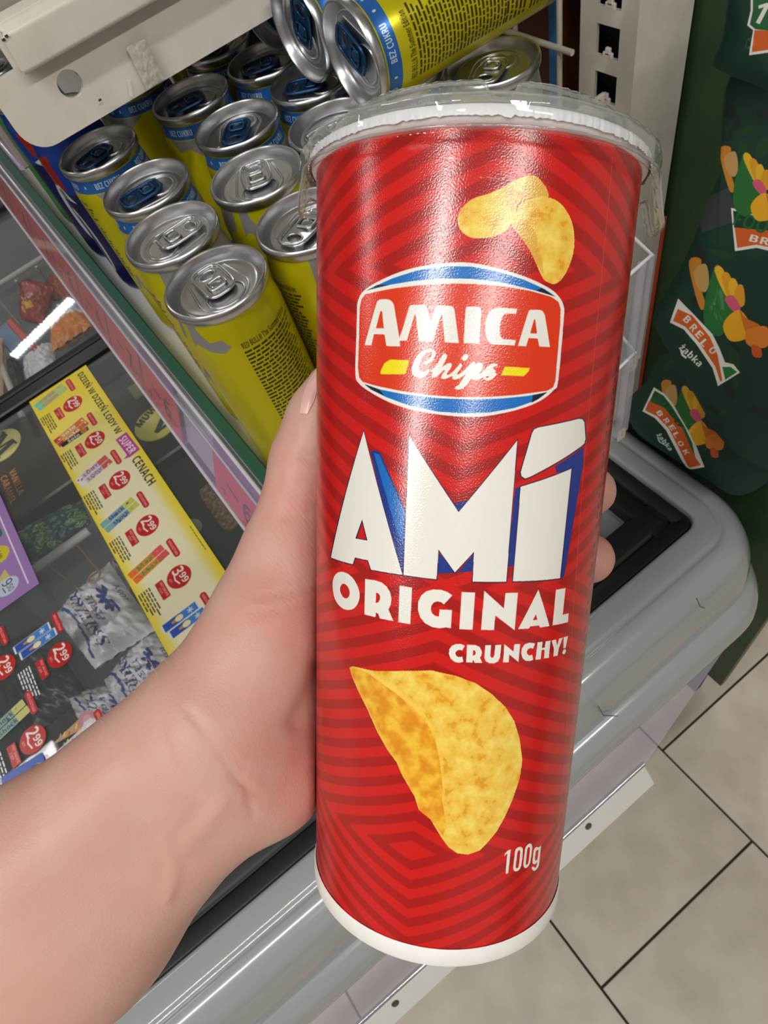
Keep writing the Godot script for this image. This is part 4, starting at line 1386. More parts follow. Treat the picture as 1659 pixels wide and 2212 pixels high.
func can_print(kind: String) -> ImageTexture:
	var yellow := rgb(204, 194, 14)
	var s := Sheet.new(1024, 512, yellow, 2.0)
	var dark := rgb(66, 60, 12)
	var silver := rgb(150, 150, 150)
	if kind == "cola":
		s.rect(Vector2(512, 256), Vector2(1024, 512), 0.0, rgb(28, 32, 84))
		s.rect(Vector2(512, 80), Vector2(1024, 160), 0.0, rgb(30, 66, 160))
		for k in 4:
			var x := 128.0 + 256 * k
			s.poly(PackedVector2Array([Vector2(x - 60, 60), Vector2(x + 70, 40), Vector2(x + 60, 150), Vector2(x - 40, 130)]), rgb(170, 40, 36))
			s.poly(PackedVector2Array([Vector2(x - 60, 150), Vector2(x + 20, 130), Vector2(x + 70, 190)]), rgb(228, 228, 224))
			s.poly(PackedVector2Array([Vector2(x - 30, 156), Vector2(x + 18, 142), Vector2(x + 40, 176)]), rgb(52, 120, 62))
			s.oval(Vector2(x, 330), Vector2(46, 120), 0.0, rgb(206, 210, 216))
			s.oval(Vector2(x, 330), Vector2(26, 96), 0.0, rgb(28, 32, 84))
		return s.tex()
	if kind == "green":
		s.rect(Vector2(512, 256), Vector2(1024, 512), 0.0, rgb(66, 148, 70))
		s.rect(Vector2(512, 60), Vector2(1024, 70), 0.0, rgb(40, 56, 130))
		return s.tex()
	# the ingredients block, a quarter of the way round
	s.text("RED BULL® The Summer Edition", Vector2(256, 66), Vector2(196, 15), 0.0, dark)
	s.small_print(Vector2(256, 196), Vector2(200, 236), 0.0, 24, dark, 301)
	s.small_print(Vector2(212, 340), Vector2(112, 60), 0.0, 5, dark, 302)
	s.small_print(Vector2(220, 405), Vector2(126, 52), 0.0, 5, dark, 303)
	s.text("250 ml", Vector2(206, 448), Vector2(92, 22), 0.0, dark)
	s.text("e", Vector2(280, 448), Vector2(18, 18), 0.0, dark, "Droid Sans", false)
	s.rect(Vector2(232, 486), Vector2(120, 44), 0.0, silver)
	s.rect(Vector2(240, 484), Vector2(70, 34), 0.0, rgb(48, 46, 40))
	s.rect(Vector2(240, 484), Vector2(64, 28), 0.0, silver)
	s.small_print(Vector2(240, 484), Vector2(50, 20), 0.0, 3, rgb(60, 56, 46), 304)
	s.poly(PackedVector2Array([Vector2(340, 330), Vector2(366, 290), Vector2(376, 290), Vector2(384, 350), Vector2(400, 346), Vector2(404, 362), Vector2(380, 370), Vector2(366, 318), Vector2(352, 346)]), silver)
	for k in 24:                                             # bar code
		s.rect(Vector2(60 + k * 3.2, 470), Vector2([1.0, 2.0, 1.4][k % 3], 50), 0.0, rgb(40, 36, 30))
	# the show side
	s.text("THE", Vector2(560, 214), Vector2(44, 18), 0.0, dark)
	for q in [["SUMMER", 720.0, 258.0, 250.0, 54.0], ["EDITION", 720.0, 318.0, 220.0, 26.0]]:
		s.text(q[0], Vector2(q[1], q[2]), Vector2(q[3], q[4]), 0.0, dark)
		if q[0] == "SUMMER":
			s.text(q[0], Vector2(q[1], q[2]), Vector2(q[3] - 5, q[4] - 6), 0.0, yellow, "Droid Sans", true)
	s.text("R", Vector2(470, 380), Vector2(36, 46), 0.15, rgb(120, 112, 30))
	s.text("R", Vector2(470, 380), Vector2(31, 40), 0.15, yellow)
	s.small_print(Vector2(720, 440), Vector2(160, 30), 0.0, 3, dark, 305)
	for k in 6:
		s.poly(PackedVector2Array([Vector2(560 + k * 30, 360), Vector2(570 + k * 30, 356), Vector2(590 + k * 30, 420), Vector2(582 + k * 30, 424)]), dark)
	if kind == "plain":
		# silver splashes run down from the neck
		var edge := PackedVector2Array([Vector2(430, 0), Vector2(430, 60), Vector2(450, 92), Vector2(470, 70), Vector2(500, 120), Vector2(530, 90), Vector2(560, 170), Vector2(600, 130), Vector2(640, 196), Vector2(690, 150), Vector2(730, 206), Vector2(780, 150), Vector2(830, 190), Vector2(870, 120), Vector2(910, 140), Vector2(950, 60), Vector2(990, 50), Vector2(1000, 0)])
		s.poly(edge, silver)
		for q in [[560.0, 60.0], [640.0, 110.0], [760.0, 90.0], [850.0, 70.0]]:
			s.poly(PackedVector2Array([Vector2(q[0], q[1]), Vector2(q[0] + 30, q[1] + 28), Vector2(q[0] + 60, q[1] + 30), Vector2(q[0] + 70, q[1] + 60), Vector2(q[0] + 40, q[1] + 46), Vector2(q[0] + 8, q[1] + 44)]), yellow)
		s.poly(PackedVector2Array([Vector2(40, 0), Vector2(40, 20), Vector2(70, 44), Vector2(110, 40), Vector2(130, 60), Vector2(100, 72), Vector2(60, 66), Vector2(20, 50), Vector2(0, 60), Vector2(0, 0)]), silver)
	else:
		s.poly(PackedVector2Array([Vector2(430, 40), Vector2(470, 70), Vector2(520, 60), Vector2(560, 84), Vector2(620, 64), Vector2(680, 90), Vector2(740, 60), Vector2(800, 80), Vector2(860, 56), Vector2(900, 40)]), silver)
		s.rect(Vector2(512, 22), Vector2(1024, 32), 0.0, rgb(44, 108, 186))
		for k in 5:
			s.text("BEZ CUKRU", Vector2(60 + 205 * k + 30, 22), Vector2(112, 15), 0.0, rgb(214, 228, 240))
			s.oval(Vector2(190 + 205 * k, 22), Vector2(4, 4), 0.0, rgb(214, 228, 240))
		s.rect(Vector2(640, 352), Vector2(420, 20), 0.0, rgb(52, 116, 190))
		s.text("SUGAR FREE", Vector2(640, 352), Vector2(150, 13), 0.0, rgb(214, 228, 240))
	return s.tex()

func build_can_meshes() -> void:
	can_body = lathe_mesh([Vector2(0.018, 0.004), Vector2(0.0205, 0.0003), Vector2(0.0225, 0.0), Vector2(0.0248, 0.003), Vector2(0.0262, 0.008), Vector2(0.0265, 0.012), Vector2(0.0265, 0.06), Vector2(0.0265, 0.112), Vector2(0.0263, 0.1155), Vector2(0.0256, 0.1195), Vector2(0.0249, 0.1235), Vector2(0.0246, 0.127), Vector2(0.0247, 0.1288)], 56)
	var b := MB.new()
	b.lathe([Vector2(0.0246, 0.1284), Vector2(0.0257, 0.1287), Vector2(0.0262, 0.1297), Vector2(0.0263, 0.1322), Vector2(0.0260, 0.1334), Vector2(0.0254, 0.134), Vector2(0.0247, 0.1338), Vector2(0.0242, 0.133), Vector2(0.0236, 0.1296), Vector2(0.0230, 0.1271), Vector2(0.0224, 0.1264), Vector2(0.0216, 0.1265), Vector2(0.0211, 0.1273), Vector2(0.0206, 0.1288), Vector2(0.0200, 0.1293), Vector2(0.019, 0.1294), Vector2(0.0178, 0.129), Vector2(0.0165, 0.1289), Vector2(0.0, 0.1289)], 64)
	# pressed beads: the mouth, and the dent round the tab
	var mouth := []
	for i in 28:
		var a := TAU * i / 28
		mouth.append(Vector3(cos(a) * 0.0098, 0.1290, 0.0078 + sin(a) * 0.0082))
	b.sweep(mouth, 0.00065, 6, true, 0.7)
	var dent := []
	for i in 25:
		var a := PI * i / 24
		dent.append(Vector3(cos(a) * 0.0132, 0.1289, 0.0045 + sin(a) * 0.0132))
	dent.push_front(Vector3(0.0105, 0.1289, -0.0135))
	dent.append(Vector3(-0.0105, 0.1289, -0.0135))
	b.sweep(dent, 0.0007, 6, false, 0.6)
	can_end = b.done()
	b = MB.new()
	var y := 0.1309
	var outer := []
	var inner := []
	for i in 36:
		var a := TAU * i / 36
		var d := Vector2(cos(a), sin(a))
		var k := 1.0 / pow(pow(absf(d.x) / 0.0077, 4.0) + pow(absf(d.y) / 0.0123, 4.0), 0.25)
		outer.append(Vector3(d.x * k, y, -0.0042 + d.y * k))
		inner.append(Vector3(d.x * 0.0046, y - 0.0004, -0.0108 + d.y * 0.0033))
	b.sweep(outer, 0.0010, 6, true, 0.85)
	b.sweep(inner, 0.0006, 6, true, 0.8)
	var p := PackedVector3Array()
	for i in 36:
		p.append(outer[i])
	for i in 36:
		p.append(inner[i])
	b.grid(p, 36, PackedVector2Array(), true, 1.0)
	for i in range(b.n.size() - 72, b.n.size()):
		b.n[i] = Vector3.UP
	var win := []
	for q in round_path(Vector2(0.0088, 0.0070), 0.0018, 4):
		win.append(Vector3(q.x, y + 0.0006, 0.0 + q.y))
	b.sweep(win, 0.0007, 6, true)
	b.lathe([Vector2(0.003, y - 0.002), Vector2(0.003, y + 0.0004), Vector2(0.0022, y + 0.0011), Vector2(0.0, y + 0.0013)], 16)
	b.rewind()
	can_tab = b.done()

func can(label: String, kind: String, at: Vector3, yaw: float, tab_yaw: float, blue_tab: bool, turn := Basis(), group := "yellow drink cans") -> Node3D:
	var o := thing("drink_can", label, "can", at, group)
	o.basis = turn * Basis(Vector3.UP, yaw)
	part("can_body", can_body, mats["can " + kind], o)
	var end := part("can_end", can_end, mats["can end"], o)
	end.rotation.y = tab_yaw - yaw
	var tab := part("pull_tab", can_tab, mats["tab blue"] if blue_tab else mats["tab"], o)
	tab.rotation.y = tab_yaw - yaw
	return o

# yaw that turns local +z towards the direction seen between two picture points on the lids
func yaw_px(a: Array, b: Array) -> float:
	var d := on_drop(b[0], b[1], 0.185) - on_drop(a[0], a[1], 0.185)
	return atan2(d.x, d.z)

func build_cans() -> void:
	build_can_meshes()
	for kind in ["plain", "free", "cola", "green"]:
		var m := textured(can_print(kind), 0.3, 0.45)
		mats["can " + kind] = m
	mats["can end"] = M(rgb(206, 207, 210), 0.3, 1.0)
	mats["tab"] = M(rgb(204, 205, 208), 0.24, 1.0)
	mats["tab blue"] = M(rgb(34, 74, 112), 0.3, 0.7)
	var y := 0.319
	var side := deg_to_rad(-90)       # the ingredients block sits at local +x
	can("yellow can with silver tab at the shelf corner, ingredients print facing the hand", "plain", W(0.0525, y, -0.2825), deg_to_rad(-74), yaw_px([430, 577], [496, 640]), false)
	can("second can from the shelf corner along the rail, silver shoulder and silver tab", "plain", W(0.0545, y, -0.3385), deg_to_rad(160), yaw_px([420, 462], [330, 523]), false)
	can("blue banded can with blue tab, third from the corner along the rail", "free", W(0.064, y, -0.3945), deg_to_rad(150), yaw_px([272, 408], [330, 372]), true)
	can("blue banded can with blue tab, fourth along the rail under the bracket corner", "free", W(0.0605, y, -0.4655), deg_to_rad(165), yaw_px([182, 345], [216, 318]), true)
	can("silver shouldered can standing against the chips tube in the second row", "plain", W(0.107, y, -0.2835), deg_to_rad(175), yaw_px([604, 512], [660, 452]), false)
	can("plain yellow can with silver tab, second in the second row", "plain", W(0.111, y, -0.3425), deg_to_rad(-60), yaw_px([520, 350], [540, 420]), false)
	can("blue banded can with upright blue tab, third in the second row", "free", W(0.1305, y, -0.4005), deg_to_rad(140), yaw_px([494, 292], [502, 262]), true)
	can("blue banded can with blue tab under the bracket edge, second row", "free", W(0.129, y, -0.4625), deg_to_rad(130), yaw_px([410, 205], [448, 186]), true)
	can("shaded blue banded can under the lying can's dull lid", "free", W(0.1825, y, -0.4525), deg_to_rad(120), yaw_px([540, 150], [590, 130]), true)
	can("shaded blue banded can with a can lying across its lid, third row", "free", W(0.1845, y, -0.3985), deg_to_rad(120), yaw_px([640, 200], [690, 190]), true)
	can("plain yellow can with its lid half hidden by the clear tube lid", "plain", W(0.164, y, -0.3435), deg_to_rad(100), yaw_px([705, 260], [740, 240]), false)
	can("silver topped yellow can beneath the lying can by the wire grid", "plain", W(0.2515, y, -0.3105), deg_to_rad(170), yaw_px([1050, 150], [1090, 90]), false)
	can("shaded yellow can in the back row under the lying can", "free", W(0.2195, y, -0.354), 0.5, 0.2, true)
	# cans thrown on top of the standing ones
	var lying := func(dir: Vector3, roll: float) -> Basis:
		var yy := -dir.normalized()
		var xx := yy.cross(Vector3.UP).normalized()
		var zz := xx.cross(yy)
		return Basis(xx, yy, zz).rotated(yy, roll)
	var put := func(label: String, lid: Vector3, dir: Vector3, roll: float, tab: float) -> void:
		var bs: Basis = lying.call(dir, roll)
		can(label, "free", lid + dir.normalized() * CAN_H, 0.0, tab, true, bs)
	put.call("yellow can lying flat on the others, blue band and ingredients print showing", W(0.180, 0.1575, -0.3345), Vector3(1.0, 0.0, 0.03), 3.22, 1.0)
	put.call("yellow can lying between the print side can and the bracket", W(0.181, 0.1575, -0.3895), Vector3(1.0, 0.0, -0.03), 0.6, 2.2)
	put.call("lying yellow can showing only a dull lid edge below the bracket", W(0.190, 0.1578, -0.4505), Vector3(1.0, 0.0, -0.12), 0.2, 0.6)
	can("shaded yellow can behind the bracket's bolt hole", "free", W(0.115, y, -0.535), 0.4, 0.4, true)
	can("shaded yellow can farther back under the upper shelf", "plain", W(0.120, y, -0.600), 1.4, 0.9, false)
	for q in [[0.1745, -0.5125], [0.1795, -0.5715], [0.2305, -0.5055], [0.2345, -0.5635]]:
		can("shaded yellow can in the rear rows beneath the upper shelf", "free", W(q[0], y, q[1]), q[0] * 30, q[1] * 20, true, Basis(), "shaded rear cans")
	can("green can far along the rail, seen through the bracket slot", "green", W(0.055, y, -0.690), 0.4, 0.4, false, Basis(), "cola cans")
	can("navy and red cola can next to the blue banded cans on the rail", "cola", W(0.058, y, -0.545), 0.9, 0.3, false, Basis(), "cola cans")
	can("blue cola can farther along the rail under the grey fascia", "cola", W(0.055, y, -0.615), 1.6, 0.9, false, Basis(), "cola cans")

# ---------------------------------------------------------------- the chips tube
const TUBE_L := 0.209
const TUBE_R0 := 0.03996
const TUBE_R1 := 0.04352
var tube_at: Vector3
var tube_turn: Basis

# print on the tube: [ink, smooth, [degrees round the tube, millimetres above its foot, ...]]
const LABEL_ART := [
	["w",1,[-37.81,172.35,-34.47,174.94,-24.03,177.74,-15.39,179.22,-6.76,179.93,0.28,179.96,8.02,179.04,16.07,177.70,23.32,176.00,27.72,174.43,30.59,172.09,31.18,168.52,31.25,155.26,29.98,153.12,25.34,150.51,18.09,148.36,9.15,146.75,3.08,146.24,-6.45,146.44,-16.45,147.35,-24.28,148.87,-32.20,151.18,-36.66,152.97,-38.41,155.15,-38.27,163.99,-38.12,169.09]],
	["b",0,[-34.18,174.58,-23.99,176.93,-15.34,178.47,-7.36,179.16,0.35,179.15,8.09,178.31,16.16,176.92,23.43,175.21,27.34,173.84,19.87,174.83,9.61,176.07,0.56,176.63,-8.49,176.58,-16.61,176.21,-25.49,175.50,-32.18,174.79]],
	["n",0,[-34.18,174.58,-29.60,175.70,-25.10,175.53,-32.18,174.79]],
	["n",0,[27.34,173.84,22.30,175.43,20.59,174.78]],
	["b",0,[-34.16,152.86,-27.75,151.70,-18.88,150.82,-8.08,150.23,2.75,150.20,12.19,150.70,20.64,151.50,27.59,152.56,23.78,150.58,16.62,148.68,9.07,147.50,1.66,147.04,-7.19,147.17,-16.50,148.21,-25.15,149.98,-31.29,151.62]],
	["n",0,[-34.16,152.86,-27.74,151.65,-25.99,150.31,-31.29,151.62]],
	["n",0,[27.59,152.56,22.48,151.70,22.32,150.05,24.50,150.90]],
	["o",0,[-36.85,170.81,-36.03,172.78,-34.43,173.80,-23.89,174.68,-13.09,175.26,-6.45,175.47,0.65,175.53,9.70,175.24,18.50,174.63,25.89,173.71,28.53,172.77,29.57,171.31,29.94,167.97,30.15,155.23,29.55,153.71,27.39,152.86,16.29,151.60,6.72,150.90,-1.32,150.68,-10.90,150.90,-20.45,151.63,-29.53,152.59,-34.97,153.37,-36.51,154.39,-37.20,156.73,-36.93,163.96]],
	["y",0,[-27.65,155.44,-27.27,156.41,-26.16,157.84,-24.16,158.71,-17.22,158.69,-17.73,157.20,-18.45,155.40,-27.05,155.25]],
	["y",0,[11.45,155.93,12.54,157.90,20.58,157.85,20.45,157.16,18.86,155.89]],
	["w",0,[-34.38,162.04,-29.97,171.17,-29.60,171.91,-28.97,172.32,-27.94,172.42,-25.93,172.41,-24.95,172.29,-24.21,171.99,-23.59,171.53,-23.16,170.93,-20.97,163.72,-19.92,165.82,-18.12,170.33,-17.88,170.77,-17.38,170.97,-15.96,171.00,-13.39,170.96,-12.64,170.81,-12.12,170.30,-10.93,166.94,-9.86,169.86,-9.49,170.52,-8.79,170.84,-7.57,170.89,-4.93,170.79,-4.21,170.51,-3.76,169.91,-1.91,162.72,-6.23,162.75,-7.53,168.79,-7.73,168.71,-10.03,162.81,-14.41,162.95,-15.80,168.85,-16.06,168.85,-18.36,163.00,-20.79,163.02,-20.54,161.72,-25.56,161.79,-26.38,164.45,-30.46,164.57,-31.43,161.96]],
	["o",0,[-29.76,165.91,-28.21,169.61,-27.83,169.83,-27.51,169.63,-26.74,165.87]],
	["w",0,[-0.54,162.72,-0.52,170.11,-0.38,170.55,-0.01,170.74,2.68,170.72,3.58,170.60,4.07,170.28,4.21,169.78,4.21,162.66]],
	["w",0,[15.08,170.64,14.79,169.47,11.85,169.48,11.16,169.26,10.66,168.73,10.28,167.78,10.14,166.62,10.21,165.45,10.50,164.59,11.01,164.09,11.50,163.93,15.38,163.87,15.09,162.61,8.24,162.65,7.40,162.89,6.62,163.60,6.01,164.75,5.69,166.05,5.70,167.65,6.04,168.82,6.75,169.77,7.70,170.37,8.88,170.67,10.30,170.70]],
	["w",0,[16.12,162.60,18.53,169.90,18.73,170.34,19.30,170.63,22.39,170.73,23.32,170.51,23.98,169.93,24.27,169.51,27.03,162.68,23.20,162.68,22.44,164.43,19.42,164.41,18.83,162.59]],
	["o",0,[19.79,165.52,20.67,168.46,20.87,168.65,21.07,168.48,22.06,165.55]],
	["w",1,[-10.71,156.87,-11.77,156.29,-12.70,156.01,-13.51,156.26,-13.86,156.92,-13.76,157.91,-13.19,159.02,-12.31,160.02,-11.26,160.58,-10.49,160.70,-10.01,160.38,-10.12,159.73,-10.70,159.06,-11.60,158.61,-12.37,158.37,-12.50,157.93,-12.02,157.72,-11.09,157.96,-9.90,158.64,-9.18,159.41,-8.86,160.18,-9.28,160.94,-10.22,161.25,-11.45,161.23,-12.98,160.77,-14.51,159.88,-15.57,158.65,-16.30,157.20,-16.36,155.98,-15.70,155.22,-14.54,154.80,-13.26,154.76,-12.01,155.07,-10.81,155.87]],
	["w",0,[-8.17,158.01,-6.79,160.00,-6.07,160.51,-5.22,159.92,-5.39,159.38,-6.61,157.39,-5.15,158.14,-4.11,158.32,-3.63,157.89,-4.02,157.01,-5.00,156.01,-5.12,155.56,-4.37,155.69,-3.08,156.49,-1.54,157.94,-1.28,158.38,-0.50,157.86,-0.88,157.09,-1.85,156.08,-1.97,155.75,-1.24,155.88,0.32,156.90,2.14,158.36,2.98,158.85,3.46,158.50,3.20,158.06,4.34,158.63,5.39,158.55,5.89,157.91,5.53,156.93,4.58,155.92,5.15,156.15,6.54,157.28,7.96,158.19,9.27,158.55,10.29,158.32,10.25,157.88,9.35,157.79,8.77,157.56,9.73,156.93,9.79,156.39,10.42,156.19,9.99,155.85,9.01,155.01,7.70,154.58,6.47,154.77,6.14,155.20,6.55,155.54,5.84,155.19,4.39,154.67,3.04,154.63,2.43,154.88,1.34,153.54,0.07,152.62,-1.41,152.27,-2.57,152.55,-2.22,153.00,-1.20,153.47,-0.12,154.92,0.70,155.93,-1.01,154.90,-2.48,154.53,-3.40,154.73,-3.30,155.39,-4.91,154.80,-6.11,154.55,-6.89,154.86,-6.63,155.53,-5.65,156.65,-6.24,156.52,-7.98,155.17,-9.19,154.81,-9.89,155.12,-9.58,156.12,-10.52,156.32,-9.33,157.00]],
	["w",1,[-0.78,159.59,-0.24,160.20,0.49,160.39,1.17,160.02,1.01,159.41,0.32,158.85,-0.43,158.90,-0.81,159.20]],
	["o",0,[6.85,155.55,7.74,155.68,7.63,155.28,7.04,155.18]],
	["d",0,[-30.90,136.56,-28.62,137.05,-26.62,136.36,-16.85,123.36,-16.31,106.58,-17.38,106.56]],
	["s",0,[-29.40,136.32,-27.16,136.08,-16.96,122.86,-17.08,114.51,-19.37,117.26]],
	["d",0,[-0.33,125.81,3.69,126.62,4.02,122.65,-0.39,122.47]],
	["d",0,[-5.00,113.52,1.98,108.49,6.83,113.81,6.97,109.25,-4.63,108.11]],
	["d",0,[19.16,129.76,21.47,130.47,21.47,110.63,18.66,110.59]],
	["d",0,[34.24,133.40,33.37,135.08,46.40,139.62,47.09,134.72,43.19,106.55,41.57,105.79,41.31,134.32]],
	["k",0,[-53.34,105.63,-34.03,141.88,-16.43,106.43,-29.77,106.18,-31.17,108.43,-36.84,108.29,-37.90,106.26]],
	["w",0,[-52.43,105.96,-34.01,141.44,-16.88,106.66,-29.48,106.43,-30.87,108.67,-37.15,108.52,-38.21,106.51]],
	["k",0,[-16.63,141.63,1.03,124.09,18.65,141.64,18.94,106.38,6.79,106.35,6.62,113.65,0.99,108.33,-4.60,113.71,-4.70,106.36,-16.85,106.47]],
	["w",0,[-16.44,141.24,1.03,123.73,18.47,141.26,18.62,106.61,7.08,106.58,6.81,114.06,0.99,108.69,-4.79,114.12,-4.99,106.59,-16.53,106.70]],
	["k",0,[20.20,133.76,23.03,143.09,23.66,143.99,25.12,144.51,42.06,146.71,44.22,146.55,45.69,145.71,47.47,141.52,47.06,140.21,45.06,139.47,24.17,132.38,22.29,131.92,20.65,132.59]],
	["w",0,[20.52,133.75,23.33,143.01,23.91,143.84,25.26,144.31,42.12,146.50,43.99,146.36,45.23,145.64,46.94,141.55,46.56,140.34,44.73,139.66,24.01,132.58,22.30,132.16,20.92,132.72]],
	["k",0,[20.64,130.38,41.46,134.64,41.56,105.88,20.70,106.42]],
	["w",0,[20.95,130.23,41.01,134.33,41.09,106.15,21.02,106.66]],
	["k",0,[-37.02,113.66,-33.94,119.04,-31.33,113.85]],
	["r",0,[-36.24,113.92,-33.91,118.17,-31.87,114.04]],
	["w",1,[-50.88,98.82,-50.00,100.78,-47.73,102.43,-44.60,103.38,-41.06,103.53,-38.02,102.78,-35.95,101.43,-34.64,99.73,-34.47,98.06,-35.38,96.17,-37.35,94.50,-40.33,93.51,-43.60,93.26,-46.71,93.78,-49.28,95.02,-50.53,96.88]],
	["r",1,[-45.44,98.15,-45.00,99.33,-43.78,100.16,-42.11,100.32,-40.51,99.75,-39.68,98.71,-40.00,97.46,-41.32,96.61,-43.20,96.50,-44.70,97.19]],
	["w",0,[-32.01,103.60,-27.37,103.89,-24.75,103.70,-22.67,102.85,-21.38,101.68,-20.70,100.02,-20.92,98.33,-21.75,96.96,-19.65,94.13,-25.14,94.00,-25.94,95.16,-26.88,95.28,-26.96,94.04,-31.98,93.90]],
	["r",0,[-26.97,100.67,-25.91,100.56,-25.30,99.99,-25.33,99.15,-25.82,98.34,-27.05,97.87]],
	["w",0,[-17.82,103.77,-13.29,103.77,-13.33,94.16,-17.85,94.11]],
	["w",0,[0.62,102.85,-2.06,100.33,-3.02,100.86,-4.35,100.98,-5.52,100.59,-6.26,99.66,-6.39,98.73,-5.87,97.75,-4.76,97.19,-3.55,97.12,-3.42,99.00,0.81,99.06,0.80,94.29,-0.91,94.43,-3.07,94.04,-5.77,94.17,-8.26,94.98,-10.00,96.35,-10.94,98.31,-10.93,100.35,-9.93,102.07,-8.25,103.34,-5.88,103.97,-3.24,104.06,-1.11,103.65]],
	["w",0,[3.62,103.86,8.13,103.87,8.18,94.19,3.59,94.21]],
	["w",0,[11.15,104.40,18.52,99.78,18.69,103.74,23.30,103.68,23.27,93.76,15.71,97.92,15.64,94.09,11.08,94.22]],
	["w",0,[24.56,94.03,31.37,104.03,38.20,93.61,33.69,93.71,33.14,94.31,29.37,94.42,28.97,93.85]],
	["r",0,[30.28,96.02,31.28,97.47,32.19,95.95]],
	["w",0,[39.55,103.27,44.75,103.15,44.69,95.88,48.39,95.72,48.57,93.22,39.65,93.58]],
	["w",0,[5.92,89.92,5.06,88.58,4.43,88.77,3.77,88.70,3.00,88.25,2.82,87.72,3.22,87.11,4.05,86.84,4.85,86.93,5.24,87.09,5.74,85.64,4.31,85.28,2.68,85.48,1.27,86.28,0.56,87.50,0.60,88.75,1.41,89.73,2.84,90.28,4.57,90.35]],
	["w",0,[6.61,90.25,9.55,90.21,11.10,89.66,11.95,88.45,11.87,87.30,11.36,86.89,12.41,85.42,9.58,85.43,9.34,86.04,8.98,86.03,8.95,85.47,6.67,85.46]],
	["r",0,[8.87,88.81,9.48,88.69,9.80,88.13,9.58,87.57,8.89,87.35]],
	["w",0,[12.89,90.15,15.07,90.19,15.06,87.27,15.39,86.85,15.96,86.77,16.37,87.14,16.56,90.16,18.72,90.16,18.66,86.85,18.07,85.72,16.69,85.24,14.99,85.28,13.54,85.83,12.88,86.88]],
	["w",0,[19.80,90.32,23.49,88.12,23.61,90.05,25.89,89.98,25.92,85.03,22.03,87.37,22.10,85.31,19.85,85.33]],
	["w",0,[32.26,89.56,31.52,88.19,30.43,88.47,29.46,88.35,28.94,87.66,29.23,86.99,30.06,86.53,30.90,86.51,31.39,86.61,32.13,85.09,30.63,84.89,28.78,85.16,27.37,85.99,26.73,87.21,26.75,88.69,27.80,89.77,29.54,90.04,31.07,89.83]],
	["w",0,[33.26,89.77,35.56,89.66,35.57,87.91,36.87,87.89,37.02,89.59,39.47,89.49,39.51,84.67,37.03,84.85,36.94,87.30,35.49,87.34,35.54,84.83,33.05,84.97]],
	["w",0,[40.05,89.36,42.27,89.43,43.39,87.57,44.11,89.37,46.29,89.29,44.56,86.50,44.27,84.53,41.84,84.71,41.70,86.85]],
	["w",0,[46.78,89.25,49.66,89.20,48.86,85.87,47.40,86.06]],
	["w",1,[47.10,85.08,47.79,85.68,48.84,85.54,49.35,85.00,49.03,84.39,48.15,84.22,47.21,84.61]],
	["w",0,[27.44,28.26,27.49,29.03,28.38,29.66,29.09,29.94,30.13,29.87,29.96,22.46,28.71,22.45,28.63,28.93,28.19,28.80]],
	["w",0,[32.19,28.84,32.56,29.60,33.65,29.88,34.65,29.77,35.64,29.30,36.19,28.53,36.32,26.17,36.09,23.35,35.62,22.51,34.68,22.11,33.50,22.21,32.53,22.74,32.08,23.59,32.11,26.12]],
	["r",0,[33.49,28.23,33.81,28.79,34.39,28.76,34.84,28.34,34.94,26.30,34.83,23.78,34.66,23.29,34.03,23.08,33.49,23.36,33.27,23.95,33.38,26.25]],
	["w",0,[37.31,28.56,37.80,29.28,38.99,29.59,39.82,29.52,40.76,28.99,41.26,28.10,41.33,25.41,41.03,22.92,40.32,22.17,39.45,21.83,38.52,21.94,37.62,22.51,37.21,23.37,37.17,25.95]],
	["r",0,[38.55,28.02,38.92,28.45,39.37,28.48,39.89,28.12,40.04,27.28,40.06,24.60,39.86,23.16,39.27,22.82,38.60,23.04,38.45,23.89,38.52,26.11]],
	["w",0,[45.31,26.53,46.89,26.67,46.95,20.43,46.65,19.77,45.65,19.35,44.42,19.23,43.30,19.71,42.44,20.53,42.32,21.17,43.23,21.09,43.96,20.47,44.95,20.20,45.45,20.85,45.45,21.82,44.58,21.46,43.31,21.72,42.36,22.51,42.23,24.71,42.36,26.60,43.04,27.14,44.05,27.12]],
	["r",0,[43.82,25.71,44.48,25.99,45.38,25.70,45.49,23.66,45.28,22.64,44.47,22.53,43.86,23.00,43.69,24.03]],
	["C",1,[-4.29,188.71,-4.13,189.91,-3.08,191.35,-0.80,192.87,1.76,193.65,4.33,194.22,8.03,195.54,11.74,197.19,14.35,198.04,16.57,198.37,18.13,198.06,19.81,197.09,21.29,195.86,22.03,194.39,19.64,194.38,13.20,192.81,12.47,190.40,11.31,188.48,10.34,187.15,8.95,186.33,6.58,185.54,3.70,185.16,0.06,185.15,-2.44,186.13,-3.87,187.42]],
	["e",0,[14.23,196.90,13.72,194.86,13.17,192.64,17.10,193.96,21.98,194.39,21.14,196.02,19.53,197.24,17.87,198.13,15.63,197.81]],
	["C",1,[11.31,188.51,12.47,190.40,13.48,192.49,16.13,193.56,19.13,194.26,22.04,194.31,24.85,193.86,27.62,192.65,29.66,191.11,31.19,189.33,32.21,186.78,32.41,184.14,31.60,181.39,30.12,178.93,28.79,177.58,27.40,176.77,25.96,176.50,24.19,176.75,22.39,177.54,19.83,180.40,17.36,183.25,14.79,185.37,12.59,186.99]],
	["e",0,[11.70,188.32,15.16,188.83,18.13,187.62,19.67,185.81,19.63,184.07,21.53,181.91,22.57,178.26,19.83,180.40,17.36,183.25,14.79,185.37,12.59,186.99]],
